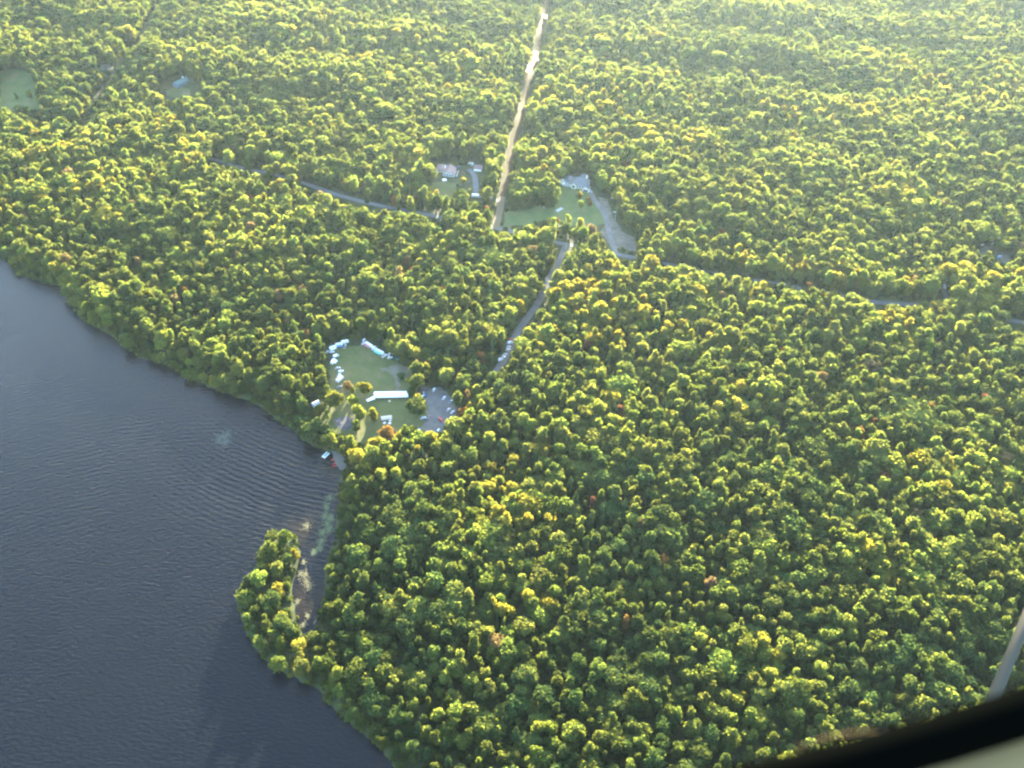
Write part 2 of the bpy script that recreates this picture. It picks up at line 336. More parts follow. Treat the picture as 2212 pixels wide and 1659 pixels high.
ribbon('dirt_track', TRACK, 3.2, 0.12, sand, 'narrow dirt track up through the trees', 0.1)
ribbon('driveway', [cY(735, 520), cY(800, 640), cY(880, 760), cY(960, 870), cY(1010, 1000), cY(1040, 1120), cY(1080, 1300), (1330, 549)], 6.0, 0.20, gravel, 'grey driveway to the large house')
ribbon('bungalow_driveway', [cH(1060, 440), cH(1150, 520), cH(1210, 640), cH(1225, 800), cH(1240, 960), cH(1330, 1080), cH(1560, 1090), cH(1760, 1200)], 6.5, 0.20, asphalt, 'paved driveway to the bungalow and garage')
ribbon('camper_drive', [cF(560, 950), cF(590, 1030), cF(620, 1110), cF(640, 1220)], 5.0, 0.16, gravel, 'short gravel drive off the far road')
sheet('far_yard', [cF(1130, 300), cF(1230, 240), cF(1500, 240), cF(1700, 340), cF(1620, 540), cF(1500, 480), cF(1380, 400), cF(1180, 360)], 0.10, dirt, 'bare yard among trees at the edge', 0.8)
sheet('far_drive_patch', [(205, 142), (235, 138), (250, 146), (225, 156)], 0.2, dirt, 'bit of grey track among the trees', 0.5)

# ------------------------------------------------------------------ trees
LEAF = {
 'green': leaf_mat('leaf_green', (0.041, 0.065, 0.020)), 'lime': leaf_mat('leaf_lime', (0.060, 0.092, 0.024)), 'olive': leaf_mat('leaf_olive', (0.052, 0.076, 0.024)),
 'deep': leaf_mat('leaf_deep', (0.030, 0.052, 0.018), 0.3, 0.42), 'gold': leaf_mat('leaf_gold', (0.090, 0.104, 0.022)),
 'rust': leaf_mat('leaf_rust', (0.13, 0.070, 0.026), 0.2, 0.5, (1.9, 1.8, 1.0)), 'red': leaf_mat('leaf_red', (0.105, 0.050, 0.030), 0.2, 0.5, (1.9, 1.8, 1.2)), 'peach': leaf_mat('leaf_peach', (0.11, 0.085, 0.045), 0.2, 0.5, (2.2, 2.0, 1.2)),
 'needle': leaf_mat('needle', (0.020, 0.036, 0.014), 0.25, 0.3)}
BARK = mat('bark', (0.11, 0.09, 0.07), 0.95, 0.3, 1.5)
ICO = None
def ico():
    global ICO
    if ICO is None:
        import bmesh
        bm = bmesh.new(); bmesh.ops.create_icosphere(bm, subdivisions=1, radius=1.0); bm.verts.ensure_lookup_table()
        ICO = (np.array([v.co[:] for v in bm.verts]), [tuple(v.index for v in f.verts) for f in bm.faces]); bm.free()
    return ICO
def leaf_quads(P, Nn, size, rng):
    n = len(P); r = rng.normal(size=(n, 3)); Nn = Nn + 0.85 * rng.normal(size=(n, 3)); Nn /= np.linalg.norm(Nn, axis=1)[:, None]
    t = np.cross(Nn, r); t /= np.linalg.norm(t, axis=1)[:, None]; b = np.cross(Nn, t)
    s = size[:, None]; k = rng.uniform(0.6, 1.0, (n, 1))
    q = np.stack([P - t * s - b * s * k * 0.3, P - b * s * k + Nn * s * 0.15, P + t * s + b * s * k * 0.3, P + b * s * k - Nn * s * 0.2], 1)
    return q.reshape(-1, 3), [(4 * i, 4 * i + 1, 4 * i + 2, 4 * i + 3) for i in range(n)]
def crown_geo(seed, kind):
    """leaf sprays over overlapping boughs. unit tree is 15 m tall, crown about 4.5 m in radius"""
    rng = np.random.default_rng(seed); V = []; F = []
    def put(v, f):
        o = sum(len(a) for a in V); V.append(np.asarray(v)); F.extend([tuple(i + o for i in t) for t in f])
    if kind == 'broad':
        nl = int(rng.integers(14, 20)); C = []; rad = []
        form = [('round', 3.1, 3.4, 9.6), ('oval', 2.5, 4.8, 8.6), ('spire', 2.1, 5.4, 8.4), ('broad', 3.5, 2.9, 10.2), ('oval', 2.8, 4.4, 8.8), ('loose', 3.3, 4.0, 9.0)][seed % 6 if seed < 6 else (seed + 2) % 6]; wr, hr, zc0 = form[1:]; lean = rng.normal(size=2) * 0.6
        for i in range(nl):
            if i == 0: c, r = np.array([0, 0, zc0 + 0.5 * hr]), 1.9
            else:
                a = rng.uniform(0, 2 * math.pi); zz = rng.uniform(-1, 0.95); rr = (math.sqrt(max(0, 1 - zz * zz)) if form[0] != 'spire' else (1 - zz) * 0.55) * rng.uniform(0.5, 1.0)
                c = np.array([wr * rr * math.cos(a) + lean[0] * zz, wr * rr * math.sin(a) + lean[1] * zz, zc0 + hr * zz]); r = rng.uniform(1.0, 2.1) * (1 - 0.25 * zz) * (wr / 3.0) ** 0.4
            C.append(c); rad.append(r)
        C = np.array(C); rad = np.array(rad); iv, jf = ico()
        for c, r in zip(C, rad):
            put(iv * (0.42 * r) * rng.uniform(0.8, 1.2, (len(iv), 1)) + c, jf)
        for i, (c, r) in enumerate(zip(C, rad)):
            n = int(66 * r); d = rng.normal(size=(n, 3)); d[:, 2] += 0.35; d /= np.linalg.norm(d, axis=1)[:, None]
            P = c + d * r * rng.uniform(0.55, 1.32, (n, 1)); P[:, 2] -= 0.0
            near = np.min(np.where(np.arange(nl)[None] == i, 9, np.linalg.norm(P[:, None] - C[None], axis=2) / rad[None]), axis=1)
            k = near > 0.62; P, d = P[k], d[k]
            put(*leaf_quads(P, d, rng.uniform(0.34, 0.66, len(P)), rng))
    elif kind == 'conifer':
        n = 620; z = rng.uniform(0, 1, n) ** 0.8; H = 15.0
        tier = np.floor(z * 11) / 11; zz = 2.0 + (H - 2.0) * (0.35 * z + 0.65 * tier); rr = 2.7 * (1 - (zz - 2.0) / (H - 1.6)) ** 0.9
        a = rng.uniform(0, 2 * math.pi, n); q = np.sqrt(rng.uniform(0.15, 1, n)) * rr
        P = np.stack([q * np.cos(a), q * np.sin(a), zz - 0.25 * q], 1); d = np.stack([np.cos(a) * 0.7, np.sin(a) * 0.7, np.full(n, 0.7)], 1)
        put(*leaf_quads(P, d, rng.uniform(0.3, 0.6, n) * (0.5 + 0.5 * (rr / 2.7)), rng))
        m = 9; put([(2.1 * math.cos(2 * math.pi * i / m), 2.1 * math.sin(2 * math.pi * i / m), 2.0) for i in range(m)] + [(0, 0, H - 0.6)], [(i, (i + 1) % m, m) for i in range(m)])
    else:                               # bush: low and broad, unit 3.2 m tall
        nl = 6; iv, jf = ico()
        for i in range(nl):
            a = rng.uniform(0, 2 * math.pi); q = rng.uniform(0.2, 1.3); c = np.array([q * math.cos(a), q * math.sin(a), rng.uniform(0.9, 2.1)]); r = rng.uniform(0.8, 1.2)
            put(iv * (0.58 * r) + c, jf); n = 42; d = rng.normal(size=(n, 3)); d[:, 2] += 0.3; d /= np.linalg.norm(d, axis=1)[:, None]
            put(*leaf_quads(c + d * r * rng.uniform(0.75, 1.15, (n, 1)), d, rng.uniform(0.25, 0.5, n), rng))
    return np.concatenate(V), F
def trunk_geo(seed, kind):
    rng = np.random.default_rng(seed + 900); mb = MB()
    if kind == 'conifer': mb.cyl((0, 0, -0.6), (0, 0, 14), 0.22, 0.04, 6); return mb
    if kind == 'bush': mb.cyl((0, 0, -0.4), (0, 0, 1.6), 0.07, 0.03, 5); mb.cyl((0.05, 0, -0.4), (0.6, 0.3, 1.6), 0.05, 0.03, 5); return mb
    mb.cyl((0, 0, -0.6), (0, 0, 6.5), 0.26, 0.18, 7); mb.cyl((0, 0, 6.4), (0.2, 0.1, 11.5), 0.18, 0.06, 6)
    for i in range(5):
        a = rng.uniform(0, 6.28); z = rng.uniform(5.5, 8.5); mb.cyl((0, 0, z), (2.3 * math.cos(a), 2.3 * math.sin(a), z + rng.uniform(1.2, 2.4)), 0.10, 0.04, 5)
    return mb
SHAPES = {'broad': 12, 'conifer': 3, 'bush': 3}
GEO = {(k, i): (crown_geo(100 * n + i, k), trunk_geo(100 * n + i, k)) for n, k in enumerate(SHAPES) for i in range(SHAPES[k])}
def dress(me, cls, f, nbark):
    me.materials.append(LEAF[cls]); me.materials.append(MATS[LEAF[cls].name + '_bough']); me.materials.append(BARK)
    mi = np.array([0 if len(t) == 4 else 1 for t in f] + [2] * nbark, np.int32); me.polygons.foreach_set('material_index', mi)
def crown_mesh(k, i, cls):
    (v, f), _ = GEO[(k, i)]; me = bpy.data.meshes.new('crown'); me.from_pydata(v.tolist(), [], f); dress(me, cls, f, 0); return me
CROWN, TRUNK = {}, {}
def crown_of(k, i, cls):
    if (k, i, cls) not in CROWN: CROWN[(k, i, cls)] = crown_mesh(k, i, cls)
    return CROWN[(k, i, cls)]
def trunk_of(k, i):
    if (k, i) not in TRUNK:
        me = GEO[(k, i)][1].mesh('trunk'); me.materials.append(BARK); TRUNK[(k, i)] = me
    return TRUNK[(k, i)]
KINDNAME = {'broad': ('broadleaf_tree', 'tree'), 'conifer': ('conifer_tree', 'tree'), 'bush': ('bush', 'bush')}
def plant(k, i, cls, loc, sx, sz, rz, label, group=None, cat=None, name=None):
    nm, ct = KINDNAME[k]; t = thing(name or nm, label, cat or ct, loc, rz, group); t.scale = (sx, sx, sz)
    for part, me in (('trunk', trunk_of(k, i)), ('crown', crown_of(k, i, cls))):
        o = bpy.data.objects.new(part, me); COL.objects.link(o); o.parent = t
    return t

# ---- where the photo shows open ground, water or a building nothing may stand in front
SW, SH = 1106, 830
def raster(polys=(), strips=()):
    M = np.zeros((SH, SW), bool)
    for P in polys:
        xs = [p[0] for p in P]; ys = [p[1] for p in P]
        x0, x1 = int(max(0, min(xs) / 2)), int(min(SW, max(xs) / 2 + 2)); y0, y1 = int(max(0, min(ys) / 2)), int(min(SH, max(ys) / 2 + 2))
        if x1 <= x0 or y1 <= y0: continue
        X, Y = np.meshgrid(np.arange(x0, x1) * 2 + 1, np.arange(y0, y1) * 2 + 1); M[y0:y1, x0:x1] |= in_poly(X, Y, P)
    for L_, wd in strips:
        xs = [p[0] for p in L_]; ys = [p[1] for p in L_]
        x0, x1 = int(max(0, min(xs) / 2 - wd)), int(min(SW, max(xs) / 2 + wd)); y0, y1 = int(max(0, min(ys) / 2 - wd)), int(min(SH, max(ys) / 2 + wd))
        if x1 <= x0 or y1 <= y0: continue
        X, Y = np.meshgrid(np.arange(x0, x1) * 2 + 1, np.arange(y0, y1) * 2 + 1); M[y0:y1, x0:x1] |= seg_dist(X, Y, L_) < wd / 2
    return M
OPEN = raster([
 [(712, 752), (735, 738), (790, 732), (850, 768), (882, 790), (892, 812), (880, 830), (895, 848), (912, 846), (935, 832), (952, 832), (965, 846), (978, 862), (985, 880), (978, 900), (960, 912), (948, 932), (918, 930), (905, 915), (900, 930), (860, 925), (840, 936), (800, 942), (775, 945), (755, 932), (718, 926), (708, 905), (716, 896), (718, 862), (722, 845), (708, 830), (706, 770)],
 [(694, 970), (720, 972), (738, 985), (742, 1005), (728, 1010), (690, 990)],
 [(672, 862), (696, 862), (696, 884), (672, 884)],
 [(942, 340), (990, 346), (1002, 366), (1012, 348), (1044, 345), (1046, 378), (1036, 382), (1036, 418), (1050, 424), (1048, 434), (1018, 434), (1020, 402), (990, 396), (982, 404), (978, 420), (952, 424), (938, 408), (938, 384), (942, 380)],
 [(1090, 462), (1140, 455), (1170, 450), (1200, 448), (1215, 414), (1210, 396), (1225, 382), (1262, 376), (1285, 398), (1296, 420), (1322, 430), (1330, 462), (1372, 512), (1376, 540), (1345, 530), (1316, 532), (1296, 500), (1262, 490), (1200, 470), (1160, 470), (1140, 488), (1092, 486)],
 [(1198, 516), (1244, 524), (1236, 538), (1224, 548), (1214, 556), (1204, 540)],
 [(0, 150), (60, 150), (72, 188), (86, 232), (40, 226), (0, 234)],
 [(344, 188), (376, 172), (410, 166), (432, 190), (412, 205), (372, 212), (348, 206)],
 [(2026, 618), (2050, 612), (2054, 645), (2046, 655), (2034, 650)],
 [cF(1120, 280), cF(1200, 180), cF(1420, 150), cF(1440, 230), cF(1300, 330), cF(1180, 350)], [cF(1400, 390), cF(1560, 380), cF(1690, 340), cF(1600, 520), cF(1520, 520), cF(1420, 450)],
 [(206, 140), (232, 138), (240, 148), (216, 152)],
 [(2160, 692), (2212, 692), (2212, 706), (2180, 702)],
], [([(440, 340), (520, 363), (560, 372)], 7), ([(575, 376), (612, 382)], 8), ([(655, 394), (740, 423), (800, 440)], 11), ([(800, 440), (880, 456), (960, 470)], 8), (ROW[:8], 16), (ROW[7:], 12),
    (CAMP_ROAD[1:3], 8), (CAMP_ROAD[3:7], 15), ([(1340, 551), (1372, 557)], 9), ([(1880, 650), (1970, 655)], 9), (TRACK, 7)])
WATER = raster([SHORE[3:52] + [(880, 1720), (-60, 1720), (-60, 540)]])
_bl = [p for p in MAIN_ROAD if 1400 < p[0] < 2060]
BAND = raster([[(a, b - 30) for a, b in _bl] + [(a, b - 9) for a, b in _bl[::-1]]])
def shown(M, x, y):
    xi = np.clip((x / 2).astype(int), 0, SW - 1); yi = np.clip((y / 2).astype(int), 0, SH - 1)
    return M[yi, xi] & (x >= 0) & (x < 2212) & (y >= 0) & (y < 1659)
def noise2(x, y, s, seed):
    """smooth value noise"""
    rg = np.random.default_rng(seed); T = rg.uniform(0, 1, (256, 256)); u = np.asarray(x) / s + 90; v = np.asarray(y) / s + 40
    i = np.floor(u).astype(int); j = np.floor(v).astype(int); fu, fv = u - i, v - j; fu = fu * fu * (3 - 2 * fu); fv = fv * fv * (3 - 2 * fv); i %= 255; j %= 255
    return (T[j, i] * (1 - fu) + T[j, i + 1] * fu) * (1 - fv) + (T[j + 1, i] * (1 - fu) + T[j + 1, i + 1] * fu) * fv
def blocked(x, y, z0, rc, ht, low, slack=0.75, water_slack=0.55):
    """would this plant stand on, or hide, what the photo shows open?"""
    bad = np.zeros(len(x), bool)
    px = []; rel = [(0, 0, 0.02), (0, 0, 0.35), (0, 0, 0.72), (0, 0, 0.98), (1, 0, 0.55), (-1, 0, 0.55), (0.7, 0, 0.8), (-0.7, 0, 0.8), (0, -1, 0.5), (0, 1, 0.55)]
    for M, sl in ((OPEN, slack), (WATER, water_slack)):
        for a, b, c in rel:
            P = np.stack([x + a * rc * sl, y + b * rc * sl, z0 + c * ht * (0.97 if M is OPEN else 0.88)], 1); q = P - CAM; zc = q @ FW
            u = 1106 + FPX * (q @ RT) / zc; v = 829.5 - FPX * (q @ UP) / zc; bad |= shown(M, u, v)
    P = np.stack([x, y, z0], 1); q = P - CAM; zc = q @ FW; u0 = 1106 + FPX * (q @ RT) / zc; v0 = 829.5 - FPX * (q @ UP) / zc
    near_side = v0 > np.interp(u0, [p[0] for p in MAIN_ROAD], [p[1] for p in MAIN_ROAD]) + 1
    for c in (0.6, 0.8, 0.97):
        P = np.stack([x, y, z0 + c * ht], 1); q = P - CAM; zc = q @ FW; bad |= near_side & shown(BAND, 1106 + FPX * (q @ RT) / zc, 829.5 - FPX * (q @ UP) / zc)
    bad |= lake_sd(x, y) < np.where(low, 0.6, 1.6)
    for L_, hw in ROADS: bad |= seg_dist(x, y, L_) < hw + np.where(low, 0.8, 5.0 if hw > 5 else 1.6)
    for L_ in OPEN_ROADSIDE: bad |= seg_dist(x, y, L_) < np.where(low, 3.4, 4.2)
    return bad
OPEN_ROADSIDE = [[(p.x, p.y) for p in (at(a, b, LAND) for a, b in q)] for q in (MAIN_ROAD[16:23], MAIN_ROAD[2:6])]

# trees one can pick out: (px, py of the crown centre, crown radius m, height m, colour, label)
SPECIAL = []
def sp(p, r, h, cls, label, kind='broad', group=None): SPECIAL.append((p, r, h, cls, label, kind, group))
sp(cA(775, 800), 5.5, 11, 'gold', 'yellow rounded tree alone on the lawn above the white marquee')
sp(cA(430, 930), 6.5, 15, 'lime', 'large green and yellow tree left of the marquee, by the lawn edge')
sp(cA(575, 770), 3.5, 8, 'peach', 'small tan tree beside the big white canopy trailer')
sp(cA(640, 810), 2.6, 6, 'olive', 'low olive bush-like tree between two trees on the lawn edge')
sp(cA(650, 930), 4.0, 10, 'lime', 'slim yellow-green tree behind the row of lakeside trees')
sp(cA(720, 1060), 6.0, 12, 'lime', 'broad yellow-topped tree in the middle of the lakeside row')
sp(cA(880, 1090), 5.5, 12, 'gold', 'arching golden tree just left of the picnic shelter')
sp(cA(680, 1220), 4.2, 11, 'lime', 'single upright tree with yellow top below the lakeside row')
sp(cA(235, 1040), 4.0, 9, 'gold', 'golden tree in front of the white lakeside shed')
sp(cA(1395, 1010), 8.0, 14, 'deep', 'big dark green tree between the marquee and the parking lot')
sp(cA(1420, 930), 3.6, 12, 'gold', 'yellow crown at the corner of the gravel parking lot')
sp(cA(1330, 820), 3.8, 8, 'green', 'small green tree at the right end of the marquee')
sp(cA(1215, 645), 3.6, 6, 'deep', 'dark rounded bush at the lawn edge near the blue barrel')
sp(cA(1040, 1320), 5.0, 11, 'rust', 'bright orange tree at the bottom of the camp lawn')
sp(cA(350, 1400), 4.5, 10, 'green', 'green tree at the water edge above the raft')
sp(cA(405, 1390), 2.6, 9, 'gold', 'thin yellow sapling on the lake bank above the raft')
sp(cA(1290, 1290), 5.5, 12, 'lime', 'bright green tree beside the utility trailer')
sp(cA(1185, 1370), 4.4, 11, 'gold', 'vivid yellow tree below the white boat')
sp(cA(560, 1520), 5.0, 11, 'green', 'dense green tree behind the landing beach')
sp(cA(690, 1590), 6.5, 13, 'gold', 'big golden tree right of the landing beach')
sp(cA(910, 1450), 6.0, 13, 'gold', 'tall golden tree below the orange tree')
sp(cA(1560, 1370), 5.5, 12, 'gold', 'yellow tree along the lower edge of the parking lot')
sp(cA(1740, 1370), 6.0, 13, 'lime', 'broad yellow-green tree below the red car')
sp(cA(1930, 1080), 4.2, 10, 'rust', 'rust red tree right of the parking lot')
sp(cA(2020, 1020), 3.6, 10, 'gold', 'vivid yellow tree beside the rust red tree')
sp(cA(2150, 420), 4.0, 12, 'rust', 'orange tree left of the camp road')
sp(cA(1520, 560), 3.6, 12, 'gold', 'amber tree at the right edge of the camp lawn')
sp(cA(1410, 520), 3.0, 11, 'peach', 'tan slim tree beside the amber tree at the lawn edge')
sp(cA(85, 150), 4.0, 10, 'rust', 'small orange tree above the row of caravans')
sp(cG(1410, 900), 3.6, 9, 'gold', 'oval yellow tree in front of the grey-roofed house')
sp(cG(1460, 1200), 3.4, 9, 'lime', 'yellow-green tree below the oval yellow one on the house lawn')
sp(cG(1750, 1090), 4.0, 9, 'rust', 'bright orange tree beside the driveway of the grey-roofed house')
sp(cY(560, 1050), 4.8, 15, 'lime', 'tall yellow-green tree left of the dark green lawn')
sp(cY(740, 1180), 5.0, 11, 'peach', 'tan orange tree at the foot of the house lawn')
sp(cY(140, 1010), 2.6, 8, 'red', 'small red tree among the trees below the house lawn')
sp(cY(40, 1030), 4.2, 10, 'gold', 'yellow tree left of the small red tree below the lawn')
sp(cY(340, 980), 5.0, 12, 'lime', 'wide lime tree right of the small red tree')
sp(cY(990, 110), 4.6, 12, 'rust', 'orange tree right above the grey-roofed house')
sp(cY(1320, 50), 5.0, 12, 'rust', 'pale orange rounded tree at the forest edge right of the grey roof')
sp(cH(1385, 1010), 4.2, 10, 'gold', 'yellow tree leaning over the white motorhome')
sp(cH(935, 715), 3.2, 8, 'gold', 'small yellow tree in front of the bungalow driveway')
sp(cH(300, 1010), 4.0, 10, 'gold', 'amber tree below the bungalow lawn')
sp(cH(150, 1050), 3.6, 10, 'olive', 'olive tree left of the amber tree below the bungalow')
sp((62, 200), 5.0, 9, 'lime', 'lone round tree standing in the open field')
sp((34, 206), 3.0, 6, 'green', 'small shrub-like tree left of the lone field tree')
for p, c, l in [((1045, 772), 'rust', 'orange crown left of the parked cars on the camp road'), ((960, 632), 'rust', 'orange crown left of the narrow camp road'), ((655, 628), 'peach', 'pinkish tan crown in the forest above the camp lawn'),
 ((600, 637), 'peach', 'pale peach crown inland from the lake bend'), ((400, 630), 'rust', 'orange crown near the lake bend'), ((380, 646), 'peach', 'tan crown next to the orange one near the lake bend'),
 ((890, 586), 'red', 'small red crown between the road and the camp'), ((1560, 505), 'red', 'red crown right of the dirt yard'), ((2015, 325), 'rust', 'orange crown high at the right edge forest'), ((1270, 748), 'red', 'red crown right of the camp road'),
 ((1340, 885), 'red', 'rusty red crown right of the parking lot in deep forest'), ((1885, 915), 'red', 'dark red crown in the middle of the right-hand forest'), ((1858, 932), 'rust', 'orange crown beside the dark red one'),
 ((1910, 1030), 'red', 'red crown below the dark red pair on the right'), ((1980, 1110), 'peach', 'peach crown toward the right edge'), ((1690, 762), 'rust', 'orange crown in the forest below the far road'),
 ((1775, 815), 'peach', 'tan pink crown below the far road'), ((1280, 1083), 'red', 'small red crown in the centre of the forest'), ((1352, 1340), 'rust', 'orange crown low in the forest centre'), ((1535, 1262), 'peach', 'pale tan crown low right of centre'),
 ((1430, 1212), 'rust', 'faint orange crown right of the forest centre'), ((2128, 862), 'red', 'reddish crown near the right edge below the far road'), ((2010, 880), 'rust', 'orange crown near the right edge'), ((1480, 140), 'rust', 'pale orange crown far up right of the cutting'),
 ((1360, 165), 'peach', 'tan crown far up the hillside'), ((850, 432), 'rust', 'orange crown just above the paved road'), ((480, 590), 'peach', 'tan crown in the left forest'), ((490, 585), 'red', 'reddish crown in the left forest'), ((280, 620), 'rust', 'amber orange crown near the left shore'),
 ((545, 430), 'rust', 'orange crown left of the paved road'), ((300, 565), 'peach', 'tan crown above the left shore'), ((1750, 620), 'rust', 'orange crown by the far road'),
 ((1355, 354), 'rust', 'second orange crown above the dirt yard'), ((1050, 455), 'rust', 'orange bush by the sandy junction'), ((2025, 745), 'red', 'bright red crown below the far drive'), ((1560, 640), 'peach', 'tan crown just below the far road')]:
    sp(p, 3.6 if c != 'peach' else 4.2, 12, c, l, group='autumn coloured trees')
sp((602, 1272), 4.2, 9, 'gold', 'brilliant yellow crown on the wooded spit')
for q, (p, r, h, c, l) in enumerate([((618, 1160), 5.2, 10, 'lime', 'bright crown at the tip of the wooded spit'), ((580, 1190), 5.5, 11, 'green', 'green crown behind the tip of the spit'), ((636, 1196), 3.6, 7, 'gold', 'golden low tree on the cove side of the spit tip'),
  ((560, 1250), 5.5, 11, 'lime', 'wide crown on the lake side of the spit'), ((530, 1290), 5.0, 10, 'green', 'crown bulging into the lake at the widest part of the spit'), ((600, 1225), 4.8, 10, 'olive', 'olive crown in the middle of the spit'),
  ((535, 1335), 5.2, 10, 'green', 'dark crown on the lower lake side of the spit'), ((580, 1320), 4.6, 9, 'olive', 'mid-spit olive crown right of the lakeside ones'), ((610, 1330), 3.8, 7, 'gold', 'amber low tree on the cove side of the spit'),
  ((560, 1385), 5.0, 10, 'green', 'green crown where the spit meets the lower shore'), ((605, 1385), 4.6, 9, 'lime', 'yellow-green crown at the root of the spit'), ((645, 1395), 4.4, 8, 'gold', 'golden low tree at the head of the cove'),
  ((600, 1430), 4.8, 9, 'lime', 'lime crown on the shore below the spit'), ((650, 1440), 5.0, 10, 'olive', 'olive crown below the head of the cove')]):
    sp(p, r, h, c, l, group='trees on the wooded spit')
sp_xy = []
for (p, r, h, cls, label, kind, group) in SPECIAL:
    r *= 1.15
    P = at(p[0], p[1], LAND + h * 0.95); x, y = P.x, P.y; z = float(hills(x, y)) + LAND
    s = float(lake_sd(np.array([x]), np.array([y]))[0])
    if s < 0.5: z = 0.3 + float(hills(x, y))
    sp_xy.append((x, y, r)); i = random.randrange(12)
    plant(kind, i, cls, (x, y, z - 0.1), r / 4.4, h * 1.5 / 15.0, random.uniform(0, 6.28), label, group)
sp_xy = np.array(sp_xy)

# the rest of the wood
def scatter(step, x0, x1, y0, y1, jit):
    xs = np.arange(x0, x1, step); ys = np.arange(y0, y1, step); X, Y = np.meshgrid(xs, ys); X = X + (np.arange(len(ys)) % 2)[:, None] * step / 2
    return (X + RNG.uniform(-jit, jit, X.shape) * step).ravel(), (Y + RNG.uniform(-jit, jit, Y.shape) * step).ravel()
def inview(x, y, mx=150, top=-260):
    P = np.stack([x, y, np.full(len(x), 10.0)], 1); q = P - CAM; zc = q @ FW; u = 1106 + FPX * (q @ RT) / zc; v = 829.5 - FPX * (q @ UP) / zc
    return (zc > 0) & (u > -mx) & (u < 2212 + mx) & (v > top) & (v < 1659 + 160), u, v, FPX / zc
x, y = scatter(8.6, -1150, 1300, 60, 2000, 0.42)
k, u, v, sc_ = inview(x, y); x, y = x[k], y[k]
# denser small trees in between
x2, y2 = scatter(7.4, -1150, 1300, 60, 2000, 0.48); k, *_ = inview(x2, y2); x2, y2 = x2[k], y2[k]
big = np.concatenate([np.ones(len(x), bool), np.zeros(len(x2), bool)]); x = np.concatenate([x, x2]); y = np.concatenate([y, y2]); n = len(x)
far = smooth(450, 1000, y); stand = noise2(x, y, 55, 3); stand2 = noise2(x, y, 20, 8)
rc = np.where(big, RNG.lognormal(math.log(5.4), 0.34, n) * (0.82 + 0.42 * stand) * (1 + 0.18 * far), RNG.uniform(2.2, 3.7, n))
ht = np.where(big, (14.5 + 7.0 * stand + RNG.uniform(-4.0, 4.5, n)) * (1 + 0.28 * far), RNG.uniform(5.0, 10.5, n) * (1 + 0.2 * far))
sd_ = lake_sd(x, y); edge = smooth(0, 22, sd_); ht = ht * (0.55 + 0.45 * edge); rc = rc * (0.72 + 0.28 * edge)
ok = ~blocked(x, y, hills(x, y) + LAND, rc, ht, ~big)
for sx_, sy_, r_ in sp_xy: ok &= np.hypot(x - sx_, y - sy_) > r_ * 0.85 + 0.4 * rc
x, y, rc, ht, big, stand, stand2, far, sd_ = [a[ok] for a in (x, y, rc, ht, big, stand, stand2, far, sd_)]; n = len(x)
z = hills(x, y) + np.where(sd_ < 7, 0.15 + (LAND - 0.15) * smooth(0, 7, sd_), LAND) - 0.15
_, u, v, sc_ = inview(x, y)
# colour: stands differ; shade by the cove painted as darker leaves; lower middle darker too
tone = 0.55 * noise2(x, y, 90, 21) + 0.45 * noise2(x, y, 26, 22) + RNG.uniform(-0.22, 0.22, n)
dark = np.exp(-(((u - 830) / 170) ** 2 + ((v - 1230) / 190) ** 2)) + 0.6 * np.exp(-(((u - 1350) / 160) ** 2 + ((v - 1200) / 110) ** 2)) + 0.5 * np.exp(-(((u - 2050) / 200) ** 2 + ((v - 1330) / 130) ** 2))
tone -= 0.30 * dark; tone -= np.where(big, 0, 0.14)  # small trees coloured darker for the shaded gaps between crowns
con = RNG.uniform(0, 1, n) < (0.02 + 0.12 * (noise2(x, y, 70, 31) > 0.66) + 0.06 * dark)
cls = np.select([con, tone < 0.30, tone < 0.50, tone < 0.62, tone < 0.83], ['needle', 'deep', 'green', 'olive', 'lime'], 'gold')
odd = RNG.uniform(0, 1, n); cls = np.where((odd < 0.004) & ~con & (v > 300), 'peach', cls)
shape = np.where(con, RNG.integers(0, 3, n), RNG.integers(0, 12, n)); rot = RNG.uniform(0, 2 * math.pi, n)
hs_ = np.where(con, ht * 1.12, ht); rs_ = np.where(con, np.minimum(rc, 3.6) * 1.25, rc)
# the 300 that show largest become trees of their own
fr = (u > 4) & (u < 2206) & (v > 4) & (v < 1650) & ~((v > 1659 - (u - 1430) * 0.21) & (u > 1430)) & big
size = np.where(fr, rs_ * sc_, -1) ; order = np.argsort(-size); chosen = order[:300]; pick = np.zeros(n, bool); pick[chosen] = True
COLW = {'needle': 'dark conifer', 'deep': 'deep green', 'green': 'mid green', 'olive': 'olive', 'lime': 'yellow-green', 'gold': 'golden yellow', 'peach': 'tan'}
def zone(a, b):
    if a < 960 and b > 1380: return 'along the lower lake shore'
    if a < 760: return 'beside the cove'
    h_ = 'in the bottom row of the forest' if b > 1560 else 'low in the forest' if b > 1430 else 'in the lower forest' if b > 1250 else 'mid-forest'
    s_ = 'toward the lake' if a < 1150 else 'below the centre' if a < 1450 else 'right of centre' if a < 1750 else 'near the window sill' if a < 2000 else 'beside the grey streak'
    return h_ + ' ' + s_
